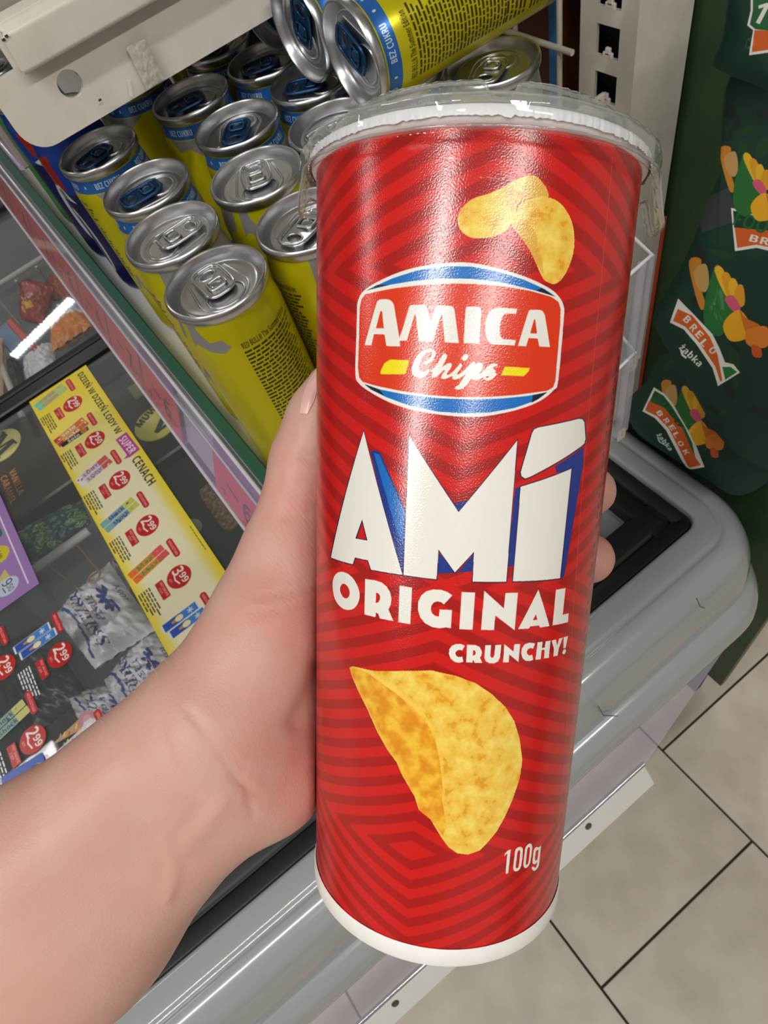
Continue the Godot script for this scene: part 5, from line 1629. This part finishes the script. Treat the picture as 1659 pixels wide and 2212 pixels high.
	["C",0,[-39.18,77.35,-37.60,78.15,-34.05,78.59,-27.33,79.15,-15.11,81.32,-5.15,82.67,3.31,81.82,10.33,80.06,16.41,77.04,22.27,73.01,26.41,68.61,29.42,63.14,31.56,56.59,31.11,51.38,28.77,45.37,25.94,40.42,23.04,36.47,19.71,33.57,16.74,31.37,12.30,30.38,8.17,30.80,4.65,32.61,1.75,35.42,-2.62,40.40,-7.14,42.76,-9.07,46.46,-14.21,51.90,-16.51,55.12,-20.66,58.17,-25.06,62.39,-29.31,67.35,-33.81,71.43,-37.50,74.91]],
	["E",0,[-38.77,77.19,-34.95,78.27,-27.27,77.80,-18.23,75.27,-11.27,72.37,-5.81,68.56,-2.63,64.35,-0.24,57.93,1.18,51.84,1.25,46.60,3.49,38.77,2.37,36.01,-2.62,40.40,-6.81,42.81,-8.73,46.51,-13.87,51.96,-16.15,55.19,-20.30,58.25,-24.67,62.48,-28.89,67.46,-33.36,71.54,-37.21,74.99]],
	["e",0,[-28.48,77.80,-27.30,78.55,-17.58,76.13,-9.96,72.55,-4.53,68.69,-1.69,64.68,0.60,58.00,1.96,51.89,1.82,47.70,0.86,51.81,-0.43,57.92,-2.59,63.84,-5.78,68.06,-11.24,71.88,-18.21,74.78]]
]

func tube_label() -> ImageTexture:
	var w := 2048
	var h := 1632
	# ground: nested diamonds in two reds
	var small := Image.create_empty(1024, 816, false, Image.FORMAT_RGB8)
	var lo := rgb(168, 20, 18)
	var hi := rgb(206, 24, 20)
	for y in 816:
		var mm := (1.0 - (y + 0.5) / 816.0) * 209.0
		var v := absf(fposmod(mm - 30.0 + 75.0, 150.0) - 75.0)
		var lean := lerpf(9.4, -7.0, clampf((mm - 30.0) / 170.0, 0, 1))
		for x in 1024:
			var a := ((x + 0.5) / 1024.0 * 360.0 - 180.0 + lean) * 0.729
			var u := absf(fposmod(a + 62.0, 124.0) - 62.0)
			var t := fposmod((v + u * 0.44) / 6.1, 1.0)
			small.set_pixel(x, y, hi if t < 0.52 else lo)
	small.resize(w * 2, h * 2, Image.INTERPOLATE_BILINEAR)
	var s := Sheet.new(8, 8, hi, 2.0)
	s.im = small
	var mask := Sheet.new(w, h, Color.BLACK, 1.0)
	var inks := {"w": rgb(236, 234, 226), "b": rgb(22, 112, 196), "n": rgb(26, 30, 58), "o": rgb(222, 56, 22), "y": rgb(244, 226, 24), "d": rgb(30, 54, 138), "s": rgb(24, 108, 190), "k": rgb(44, 24, 68), "r": rgb(198, 24, 20), "C": Color(1, 1, 1), "E": Color(0.66, 0.66, 0.66), "e": Color(0.33, 0.33, 0.33)}
	for q in LABEL_ART:
		var pts := PackedVector2Array()
		for i in range(0, q[2].size(), 2):
			pts.append(Vector2((q[2][i] + 180.0) / 360.0 * w, (1.0 - q[2][i + 1] / 209.0) * h))
		if q[1] == 1:
			pts = smooth_closed(pts)
		(mask if q[0] in ["C", "E", "e"] else s).poly(pts, inks[q[0]])
	# the paper's overlap and the dark small print beside it
	var px := func(deg: float, mm: float) -> Vector2: return Vector2((deg + 180.0) / 360.0 * w, (1.0 - mm / 209.0) * h)
	s.line(PackedVector2Array([px.call(45.0, 208), px.call(46.5, 165), px.call(48, 130), px.call(52, 92), px.call(59, 50), px.call(63, 2)]), 1.6, rgb(222, 70, 54))
	for k in 3:
		for i in 66:
			var mm := 16.0 + i * 2.75
			var e := (lerpf(74, 64, mm / 140.0) if mm < 140.0 else lerpf(64, 79, (mm - 140.0) / 60.0)) + k * 4.2 - 1.0
			if (i + k) % 9 != 0:
				s.rect(px.call(e, mm), Vector2(6 + (i * 7 + k * 3) % 6, 9 + (i * 5) % 6), 0.0, rgb(70, 18, 16))
	for i in 9:                                              # scuffs near the rim
		s.line(PackedVector2Array([px.call(1.5 + i * 2.1, 197.5 - 0.06 * i), px.call(1.5 + i * 2.1 + 0.4 + 0.8 * ((i * 5) % 3), 197.3 - 0.06 * i)]), 2.2 - 0.4 * (i % 3), rgb(226, 130, 120))
	s.im.resize(w, h, Image.INTERPOLATE_BILINEAR)
	s.s = 1.0
	var n1 := FastNoiseLite.new()
	n1.seed = 5
	n1.frequency = 0.022
	n1.fractal_octaves = 4
	var n2 := FastNoiseLite.new()
	n2.seed = 9
	n2.frequency = 0.09
	var cream := rgb(246, 218, 104)
	var gold := rgb(232, 170, 46)
	var toast := rgb(206, 124, 22)
	for box in [[780, 25, 1260, 600], [700, 940, 1300, 1600]]:
		for y in range(box[1], box[3]):
			for x in range(box[0], box[2]):
				var mk := mask.im.get_pixel(x, y).r
				if mk > 0.1:
					var t := clampf(0.42 + n1.get_noise_2d(x, y) * 0.75 + n2.get_noise_2d(x, y) * 0.18, 0, 1)
					var c := cream.lerp(gold, t) if t < 0.7 else gold.lerp(toast, (t - 0.7) * 1.2)
					if mk < 0.5:
						c = c.lerp(rgb(252, 206, 84), 0.6) if y > 700 else c.lerp(rgb(214, 150, 60), 0.5)
					elif mk < 0.9:
						c = rgb(246, 196, 62).lerp(rgb(224, 142, 30), clampf(0.5 + n1.get_noise_2d(x + 300, y) * 1.1, 0, 1))
					s.im.set_pixel(x, y, c)
	return s.tex()

func build_tube() -> void:
	var cam := func(v: Vector3) -> Vector3: return EYE + RIGHT * v.x + DOWN * v.y + FWD * v.z
	var foot := Vector3(0.01739, 0.11371, 0.22106)
	var head := Vector3(0.02508, -0.09149, 0.18173)
	tube_at = cam.call(foot)
	var ax: Vector3 = (cam.call(head) - tube_at).normalized()
	var mid: Vector3 = (cam.call(head) + tube_at) * 0.5
	var zl := EYE - mid
	zl = (zl - ax * zl.dot(ax)).normalized()
	var xl := ax.cross(zl)
	tube_turn = Basis(xl, ax, zl)
	var o := thing("chips_tube", "tall red paper tube of chips with white lettering and a clear lid", "tube", tube_at)
	o.basis = tube_turn
	var L := TUBE_L
	var r0 := TUBE_R0
	var r1 := TUBE_R1
	var prof := []
	for i in 13:
		prof.append(Vector2(lerpf(r0, r1, i / 12.0), L * i / 12.0))
	var b := MB.new()
	b.lathe(prof, 128, Vector3.ZERO, Basis(), 0.5, 1.5)
	var paper := textured(tube_label(), 0.21)
	paper.metallic_specular = 0.62
	var peel := FastNoiseLite.new()
	peel.seed = 3
	peel.frequency = 0.28
	peel.fractal_octaves = 2
	var pi_ := peel.get_image(2048, 1632)
	relief(paper, ImageTexture.create_from_image(pi_), 0.0036)
	part("printed_wall", b.done(), paper, o)
	var white := triplanar(textured(noise_tex(64, 0.08, 3, 81, rgb(232, 230, 226), rgb(238, 236, 232), rgb(242, 240, 237)), 0.6), 30.0)
	part("foot_rim", lathe_mesh([Vector2(0, 0.003), Vector2(r0 - 0.003, 0.003), Vector2(r0 - 0.0027, -0.0048), Vector2(r0 - 0.0016, -0.0056), Vector2(r0 - 0.0002, -0.0055), Vector2(r0 + 0.0005, -0.0047), Vector2(r0 + 0.0006, -0.0008), Vector2(r0 + 0.0002, 0.0004)], 96), white, o)
	part("head_rim", lathe_mesh([Vector2(r1 - 0.0002, L - 0.0010), Vector2(r1 + 0.0008, L - 0.0006), Vector2(r1 + 0.0014, L + 0.0002), Vector2(r1 + 0.0014, L + 0.0012), Vector2(r1 + 0.0006, L + 0.0020), Vector2(r1 - 0.0006, L + 0.0021), Vector2(r1 - 0.0014, L + 0.001), Vector2(r1 - 0.0014, L - 0.006)], 96), white, o)
	# pleated white seal folded over the rim, its edge cut ragged
	var seg := 420
	var rows := [[0.0, 0.0023, 0.0], [r1 - 0.002, 0.0025, 0.0], [r1 + 0.0009, 0.0026, 0.2], [r1 + 0.0018, 0.0021, 0.7], [r1 + 0.0021, 0.0011, 1.0], [r1 + 0.0020, 0.0000, 1.0]]
	var p := PackedVector3Array()
	var uvs := PackedVector2Array()
	var jag := PackedFloat32Array()
	for i in seg:
		jag.append(rng.randf())
	for r in rows.size():
		for i in seg + 1:
			var t := TAU * i / seg
			var k := i % seg
			var pleat: float = (0.00018 * sin(k * 2.4) + 0.00025 * (jag[k] - 0.5)) * rows[r][2]
			var drop := 0.0007 * jag[k] * jag[(k + 1) % seg] if r == rows.size() - 1 else 0.0
			var rad: float = rows[r][0] + pleat
			p.append(Vector3(sin(t) * rad, L + rows[r][1] - drop, cos(t) * rad))
			uvs.append(Vector2(float(i) / seg, float(r) / rows.size()))
	b = MB.new()
	b.grid(p, seg + 1, uvs, true, 1.0)
	for i in b.n.size():
		if b.n[i].dot(Vector3(b.v[i].x, 0.01, b.v[i].z)) < 0:
			b.n[i] = -b.n[i]
	b.rewind()
	part("seal_foil", b.done(), M(rgb(232, 233, 236), 0.35), o)
	# clear lid: skirt, flange, raised ring with a finger notch, a pull tab on the skirt
	var lp := [Vector2(r1 + 0.0026, -0.0034), Vector2(r1 + 0.0040, -0.0037), Vector2(r1 + 0.0046, -0.0030), Vector2(r1 + 0.0042, -0.0020), Vector2(r1 + 0.0039, 0.0004), Vector2(r1 + 0.0044, 0.0018), Vector2(r1 + 0.0041, 0.0030), Vector2(r1 + 0.0030, 0.0037), Vector2(r1 + 0.001, 0.0039), Vector2(r1 - 0.0022, 0.0040), Vector2(r1 - 0.0030, 0.0045), Vector2(r1 - 0.0044, 0.0088), Vector2(r1 - 0.0052, 0.0097), Vector2(r1 - 0.0074, 0.0099), Vector2(r1 - 0.0084, 0.0094), Vector2(r1 - 0.0096, 0.0052), Vector2(r1 - 0.0108, 0.0048), Vector2(0.0, 0.0048)]
	var cols := 180
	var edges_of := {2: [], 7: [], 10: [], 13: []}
	p = PackedVector3Array()
	uvs = PackedVector2Array()
	for r in lp.size():
		for i in cols + 1:
			var deg := 360.0 * (i % cols) / cols
			if deg > 180:
				deg -= 360
			var t := deg_to_rad(deg)
			var q: Vector2 = lp[r]
			if q.y > 0.0052 and q.x > 0.02:
				for nd in [7.5, 187.5]:
					var away := absf(fposmod(deg - nd + 180.0, 360.0) - 180.0)
					q.y = lerpf(minf(q.y, 0.0058), q.y, smoothstep(2.6, 6.6, away))
			if r < 4:
				var near := absf(deg - 84.0)
				q.y -= 0.0105 * (1.0 - smoothstep(7.0, 14.0, near))
				q.x += 0.0016 * (1.0 - smoothstep(7.0, 14.0, near))
				q.y -= 0.0075 * (1.0 - smoothstep(6.0, 18.0, absf(deg + 80.0)))
			if r > 0 and r < 16:                                    # the moulding is a little wavy
				q.x += 0.00016 * sin(deg * 0.33) + 0.00012 * sin(deg * 0.9 + r) + (0.00025 * sin(deg * 1.7) if r > 9 else 0.0)
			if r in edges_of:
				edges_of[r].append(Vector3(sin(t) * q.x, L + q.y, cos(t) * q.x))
			p.append(Vector3(sin(t) * q.x, L + q.y, cos(t) * q.x))
			uvs.append(Vector2(float(i) / cols, float(r) / lp.size()))
	b = MB.new()
	b.grid(p, cols + 1, uvs, true, 1.0)
	for i in b.n.size():
		if b.n[i].dot(Vector3(b.v[i].x, 0.004, b.v[i].z)) < 0:
			b.n[i] = -b.n[i]
	b.rewind()
	var lid := part("clear_lid", b.done(), pane(rgb(226, 228, 226), 0.11, 0.03), o)
	for r in edges_of:                                       # folded edges of the lid; grey rods paint in their glints and dark outlines
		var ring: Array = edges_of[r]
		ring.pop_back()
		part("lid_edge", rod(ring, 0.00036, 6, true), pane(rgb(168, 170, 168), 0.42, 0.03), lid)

# ---------------------------------------------------------------- the hand and forearm
# worked out in the eye's own axes (x right, y down, z away), then set into the world
var f_a := PackedVector3Array()
var f_ba := PackedVector3Array()
var f_r := PackedFloat32Array()
var f_dr := PackedFloat32Array()
var f_inv := PackedFloat32Array()
var f_group := PackedInt32Array()
var t_foot: Vector3
var t_ax: Vector3
var t_x: Vector3
var t_z: Vector3

func e_px(x: float, y: float, d: float) -> Vector3:
	return Vector3((x - 829.5) / FPX * d, (y - 1106.0) / FPX * d, d)

func e_tube(mm: float, deg: float, r: float) -> Vector3:
	var a := deg_to_rad(deg)
	return t_foot + t_ax * (mm / 1000.0) + (t_x * sin(a) + t_z * cos(a)) * r

func bone(g: int, a: Vector3, b: Vector3, ra: float, rb: float) -> void:
	f_a.append(a)
	f_ba.append(b - a)
	f_r.append(ra)
	f_dr.append(rb - ra)
	f_inv.append(1.0 / maxf((b - a).length_squared(), 1e-9))
	f_group.append(g)

func skin_distance(p: Vector3) -> float:
	var d := 1.0
	var cur := 0
	var gd := 1.0
	var n := f_a.size()
	for i in n + 1:
		if i == n or f_group[i] != cur:
			# join the finished group to what is there
			var k := 0.0001
			if cur == 1:
				k = 0.011
			elif cur > 1:
				k = 0.005
			if cur == 0:
				d = gd
			else:
				var h := maxf(k - absf(d - gd), 0.0)
				d = minf(d, gd) - h * h * 0.25 / k
			if i == n:
				break
			cur = f_group[i]
			gd = 1.0
		var q := p - f_a[i]
		var t := clampf(q.dot(f_ba[i]) * f_inv[i], 0.0, 1.0)
		var c := (q - f_ba[i] * t).length() - f_r[i] - f_dr[i] * t
		if c < gd + 0.02:
			var k2 := 0.014 if cur == 0 else 0.006
			var h2 := maxf(k2 - absf(gd - c), 0.0)
			gd = minf(gd, c) - h2 * h2 * 0.25 / k2
	# the flesh gives way to the tube's wall
	var v := p - t_foot
	var y := v.dot(t_ax)
	if y > -0.012 and y < 0.22:
		var rr := lerpf(TUBE_R0, TUBE_R1, y / TUBE_L) + 0.0003
		var w := rr - (v - t_ax * y).length()
		if w > -0.006:
			var k3 := 0.0022
			var h3 := maxf(k3 - absf(d - w), 0.0)
			d = maxf(d, w) + h3 * h3 * 0.25 / k3
	return d

func finger(g: int, pts: Array, rs: Array) -> void:
	for i in pts.size() - 1:
		bone(g, pts[i], pts[i + 1], rs[i], rs[i + 1])

func build_person() -> void:
	var inv := Basis(RIGHT, DOWN, FWD).orthonormalized().transposed()
	t_foot = inv * (tube_at - EYE)
	t_ax = inv * tube_turn.y
	t_x = inv * tube_turn.x
	t_z = inv * tube_turn.z
	var R := 0.0415
	# forearm and palm
	bone(0, e_px(412, 1560, 0.214), e_px(75, 1872, 0.217), 0.0195, 0.0252)
	bone(0, e_px(75, 1872, 0.217), e_px(-340, 2250, 0.222), 0.0252, 0.031)
	bone(0, e_px(-340, 2250, 0.222), e_px(-620, 2500, 0.226), 0.031, 0.036)
	bone(0, e_px(492, 1700, 0.220), e_px(185, 1985, 0.221), 0.0185, 0.0275)
	bone(0, e_px(185, 1985, 0.221), e_px(-200, 2390, 0.226), 0.0275, 0.033)
	var wrist := e_px(462, 1625, 0.217)
	var m_i := e_tube(119, -140, R + 0.0135)
	var m_m := e_tube(99, -142, R + 0.0135)
	var m_r := e_tube(80, -140, R + 0.0130)
	var m_p := e_tube(62, -134, R + 0.0120)
	bone(0, wrist, m_i, 0.0185, 0.0125)
	bone(0, wrist, m_m, 0.0185, 0.0125)
	bone(0, wrist, m_r, 0.0185, 0.0120)
	bone(0, e_px(500, 1690, 0.222), m_p, 0.0180, 0.0115)
	bone(0, m_i, m_m, 0.0115, 0.0115)
	bone(0, m_m, m_r, 0.0115, 0.0110)
	bone(0, m_r, m_p, 0.0110, 0.0105)
	# ball of the thumb and heel of the hand
	bone(0, e_px(500, 1515, 0.216), e_px(578, 1340, 0.218), 0.0205, 0.0175)
	bone(0, e_px(535, 1645, 0.221), e_px(612, 1682, 0.222), 0.0170, 0.0145)
	# thumb
	finger(1, [e_px(560, 1385, 0.218), e_px(614, 1195, 0.220), e_px(664, 992, 0.2195), e_px(694, 905, 0.2165), e_px(718, 838, 0.2130)], [0.0165, 0.0135, 0.0112, 0.0104, 0.0082])
	# fingers round the back of the tube
	finger(2, [m_i, e_tube(122, -188, R + 0.0105), e_tube(122.5, -216, R + 0.0095), e_tube(121, -241, R + 0.0088)], [0.0112, 0.0098, 0.0090, 0.0082])
	finger(3, [m_m, e_tube(102, -190, R + 0.0110), e_tube(101, -219, R + 0.0098), e_tube(98.5, -243, R + 0.0092)], [0.0112, 0.0100, 0.0092, 0.0085])
	finger(4, [m_r, e_tube(81, -186, R + 0.0105), e_tube(80.5, -213, R + 0.0095), e_tube(79, -231, R + 0.0088)], [0.0108, 0.0096, 0.0088, 0.0080])
	finger(5, [m_p, e_tube(62, -170, R + 0.0092), e_tube(61.5, -190, R + 0.0084), e_tube(60.5, -205, R + 0.0078)], [0.0098, 0.0086, 0.0078, 0.0070])
	# mesh the field as surface nets, visiting only the blocks near the skin
	var cell := 0.0016
	var lo := Vector3(-0.285, -0.075, 0.165)
	var hi := Vector3(0.10, 0.275, 0.285)
	var bs := 6
	var nx := ceili((hi.x - lo.x) / cell / bs) * bs
	var ny := ceili((hi.y - lo.y) / cell / bs) * bs
	var nz := ceili((hi.z - lo.z) / cell / bs) * bs
	var val := {}
	var reach := cell * bs * 0.9
	var todo := []
	for bx in range(0, nx, bs):
		for by in range(0, ny, bs):
			for bz in range(0, nz, bs):
				var c := lo + Vector3(bx + bs * 0.5, by + bs * 0.5, bz + bs * 0.5) * cell
				if absf(skin_distance(c)) < reach + 0.002:
					todo.append(Vector3i(bx, by, bz))
	var sx := ny + 8
	var sy := nz + 8
	for q in todo:
		for i in bs + 1:
			for j in bs + 1:
				for k in bs + 1:
					var key: int = ((q.x + i) * sx + q.y + j) * sy + q.z + k
					if not val.has(key):
						val[key] = skin_distance(lo + Vector3(q.x + i, q.y + j, q.z + k) * cell)
	var vert := {}
	var vs := PackedVector3Array()
	var off := [Vector3i(0, 0, 0), Vector3i(1, 0, 0), Vector3i(0, 1, 0), Vector3i(1, 1, 0), Vector3i(0, 0, 1), Vector3i(1, 0, 1), Vector3i(0, 1, 1), Vector3i(1, 1, 1)]
	var dk := PackedInt32Array()
	for o in off:
		dk.append((o.x * sx + o.y) * sy + o.z)
	var edges := [[0, 1], [2, 3], [4, 5], [6, 7], [0, 2], [1, 3], [4, 6], [5, 7], [0, 4], [1, 5], [2, 6], [3, 7]]
	for q in todo:
		for i in bs:
			for j in bs:
				for k in bs:
					var key: int = ((q.x + i) * sx + q.y + j) * sy + q.z + k
					var neg := 0
					var c := PackedFloat32Array()
					c.resize(8)
					for e in 8:
						c[e] = val[key + dk[e]]
						if c[e] < 0:
							neg += 1
					if neg == 0 or neg == 8:
						continue
					var sum := Vector3.ZERO
					var cnt := 0
					for e in edges:
						var a: float = c[e[0]]
						var b: float = c[e[1]]
						if (a < 0) != (b < 0):
							sum += Vector3(off[e[0]]).lerp(Vector3(off[e[1]]), a / (a - b))
							cnt += 1
					vert[key] = vs.size()
					vs.append(lo + (Vector3(q.x + i, q.y + j, q.z + k) + sum / cnt) * cell)
	var ix := PackedInt32Array()
	var axis := [dk[1], dk[2], dk[4]]
	for key in vert:
		for a in 3:
			# the edge from this cell's corner along axis a is shared by four cells
			var v0: float = val[key]
			var nk: int = key + axis[a]
			if not val.has(nk):
				continue
			var v1: float = val[nk]
			if (v0 < 0) == (v1 < 0):
				continue
			var b1: int = axis[(a + 1) % 3]
			var b2: int = axis[(a + 2) % 3]
			if not (vert.has(key - b1) and vert.has(key - b2) and vert.has(key - b1 - b2)):
				continue
			var p0: int = vert[key]
			var p1: int = vert[key - b1]
			var p2: int = vert[key - b1 - b2]
			var p3: int = vert[key - b2]
			if v0 < 0:
				ix.append_array([p0, p2, p1, p0, p3, p2])
			else:
				ix.append_array([p0, p1, p2, p0, p2, p3])
	print("skin ", vs.size(), " ", todo.size())
	# creases at the wrist and thumb, tendons and a vein: shallow relief along lines seen on the skin
	var nrm := normals_of(vs, ix)
	var lines := [
		[[402, 1528, 455, 1602, 520, 1690, 560, 1720], -0.00045, 0.0011], [[420, 1545, 470, 1600, 530, 1660], -0.0003, 0.0010], [[345, 1560, 365, 1640, 420, 1720], -0.0005, 0.0018],
		[[505, 1683, 535, 1700, 545, 1760], -0.0005, 0.0014], [[620, 1120, 650, 1110, 690, 1095], -0.0006, 0.0012], [[560, 1290, 620, 1280, 690, 1270], -0.0006, 0.0013],
		[[545, 1325, 640, 1308, 690, 1300], -0.0005, 0.0013], [[655, 985, 690, 995], -0.0008, 0.0016], [[355, 1810, 372, 1840, 378, 1880, 360, 1940], 0.0009, 0.0020],
		[[480, 1735, 440, 1790, 400, 1830], 0.0008, 0.0026], [[430, 1750, 400, 1790], -0.0006, 0.002], [[640, 1560, 672, 1500, 690, 1440], -0.0012, 0.003]]
	var base := rgb(202, 158, 143).srgb_to_linear()
	var pink := rgb(204, 138, 126).srgb_to_linear()
	var pale := rgb(208, 170, 156).srgb_to_linear()
	var mot := FastNoiseLite.new()
	mot.seed = 12
	mot.frequency = 34.0
	mot.fractal_octaves = 3
	var cs := PackedColorArray()
	for i in vs.size():
		var p := vs[i]
		var s := Vector2(829.5 + FPX * p.x / p.z, 1106.0 + FPX * p.y / p.z)
		var push := 0.0
		if nrm[i].z < 0.25:
			for q in lines:
				var best := 1e9
				var pl: Array = q[0]
				for k in range(0, pl.size() - 2, 2):
					var a := Vector2(pl[k], pl[k + 1])
					var b := Vector2(pl[k + 2], pl[k + 3])
					best = minf(best, s.distance_to(Geometry2D.get_closest_point_to_segment(s, a, b)))
				var w: float = best * p.z / FPX / q[2]
				if w < 2.5:
					push += q[1] * exp(-w * w)
		vs[i] = p + nrm[i] * push
		# the palm's heel, ball of the thumb and finger ends are pinker, in blotches
		var blush := 0.0
		for q in [[612.0, 1660.0, 150.0], [640.0, 1300.0, 170.0], [600.0, 1060.0, 120.0], [1305.0, 1200.0, 200.0]]:
			blush = maxf(blush, 1.0 - smoothstep(0.35, 1.0, s.distance_to(Vector2(q[0], q[1])) / q[2]))
		var t := mot.get_noise_3dv(p)
		cs.append(base.lerp(pink, clampf(blush * 0.5 + t * 0.5, 0, 1)).lerp(pale, clampf(-t * 0.7, 0, 0.6)))
	nrm = normals_of(vs, ix)
	var mesh := MB.new()
	var turn := Basis(RIGHT, DOWN, FWD).orthonormalized()
	# skin grain is wrapped round the arm's own axis
	var el := e_px(-340, 2250, 0.224)
	var along := (wrist - el).normalized()
	var c1 := along.cross(Vector3(0, 0, 1)).normalized()
	var c2 := along.cross(c1)
	for i in vs.size():
		var w := vs[i] - el
		mesh.put(turn * vs[i], turn * nrm[i], Vector2(w.dot(along) * 26.0, atan2(w.dot(c1), w.dot(c2)) * 0.9))
	mesh.c = cs
	mesh.ix = ix
	# front faces run clockwise
	var agree := 0.0
	for i in range(0, mini(ix.size(), 3000), 3):
		agree += (mesh.v[ix[i + 1]] - mesh.v[ix[i]]).cross(mesh.v[ix[i + 2]] - mesh.v[ix[i]]).dot(mesh.n[ix[i]])
	if agree > 0.0:
		for i in range(0, ix.size(), 3):
			mesh.ix[i + 1] = ix[i + 2]
			mesh.ix[i + 2] = ix[i + 1]
	var o := thing("person", "bare left forearm and hand gripping the red tube from behind", "person", EYE)
	var skin := StandardMaterial3D.new()
	skin.vertex_color_use_as_albedo = true
	skin.roughness = 0.46
	skin.metallic_specular = 0.42
	relief(skin, grey_tex(256, 0.14, 4, 91), 0.007)
	part("arm", mesh.done(), skin, o)
	# thumb nail: a plate lying on the side of the thumb's end
	var left := [[684, 798], [672, 812], [662, 832], [655, 852], [650, 872], [648, 892]]
	var right := [[692, 796], [690, 806], [688, 826], [684, 846], [678, 868], [664, 894]]
	var p := PackedVector3Array()
	for i in 11:
		var fi := i / 10.0 * 5.0
		var i0 := mini(int(fi), 4)
		var lp := Vector2(left[i0][0], left[i0][1]).lerp(Vector2(left[i0 + 1][0], left[i0 + 1][1]), fi - i0)
		var rp := Vector2(right[i0][0], right[i0][1]).lerp(Vector2(right[i0 + 1][0], right[i0 + 1][1]), fi - i0)
		for j in 7:
			var q := lp.lerp(rp, j / 6.0)
			var edge := minf(minf(j, 6 - j), minf(i, 10 - i))
			p.append(turn * skin_hit(q.x, q.y, 0.0004 + 0.0003 * minf(edge, 2.0)))
	var nail := MB.new()
	nail.grid(p, 7, PackedVector2Array(), false, 1.0)
	for i in nail.n.size():
		if nail.n[i].dot(nail.v[i]) > 0:
			nail.n[i] = -nail.n[i]
	nail.rewind()
	var nm := M(rgb(226, 184, 174), 0.28)
	part("thumb_nail", nail.done(), nm, o)
	# a few fine hairs along the forearm's upper edge
	var hair := MB.new()
	for i in 15:
		var t := rng.randf()
		var c := Vector2(lerpf(452, 250, t), lerpf(1395, 1560, t)) + Vector2(rng.randf_range(-34, -24), rng.randf_range(6, 16))
		var root := skin_hit(c.x, c.y, 0.0)
		var dir := e_px(c.x - 40 + rng.randf_range(-30, 30), c.y - 46 + rng.randf_range(-16, 16), root.z) - root
		dir = dir.normalized() * rng.randf_range(0.004, 0.0085)
		hair.sweep([turn * root, turn * (root + dir * 0.5 + Vector3(0.0004, 0, -0.0006)), turn * (root + dir)], 0.00004, 3)
	var hairs := part("arm_hair", hair.done(), M(rgb(206, 178, 150), 0.5), o)
	hairs.set_meta("kind", "stuff")

# the skin met by the sight line through that picture point, lifted towards the eye
func skin_hit(x: float, y: float, lift: float) -> Vector3:
	var d := 0.15
	var best := 1e9
	var at := 0.21
	for i in 90:
		var g := skin_distance(e_px(x, y, d))
		if g < best:
			best = g
			at = d
		if g < 0.00015:
			break
		d += maxf(g * 0.7, 0.0003)
		if d > 0.27:
			break
	return e_px(x, y, at) * (1.0 - lift / at)

func normals_of(vs: PackedVector3Array, ix: PackedInt32Array) -> PackedVector3Array:
	var n := PackedVector3Array()
	n.resize(vs.size())
	for i in range(0, ix.size(), 3):
		var g := (vs[ix[i + 1]] - vs[ix[i]]).cross(vs[ix[i + 2]] - vs[ix[i]])
		n[ix[i]] += g
		n[ix[i + 1]] += g
		n[ix[i + 2]] += g
	# outward is where the field grows
	var s := 0.0
	for i in range(0, vs.size(), maxi(1, vs.size() / 200)):
		s += skin_distance(vs[i] + n[i].normalized() * 0.002) - skin_distance(vs[i] - n[i].normalized() * 0.002)
	for i in n.size():
		n[i] = n[i].normalized() * (1.0 if s > 0 else -1.0)
	return n
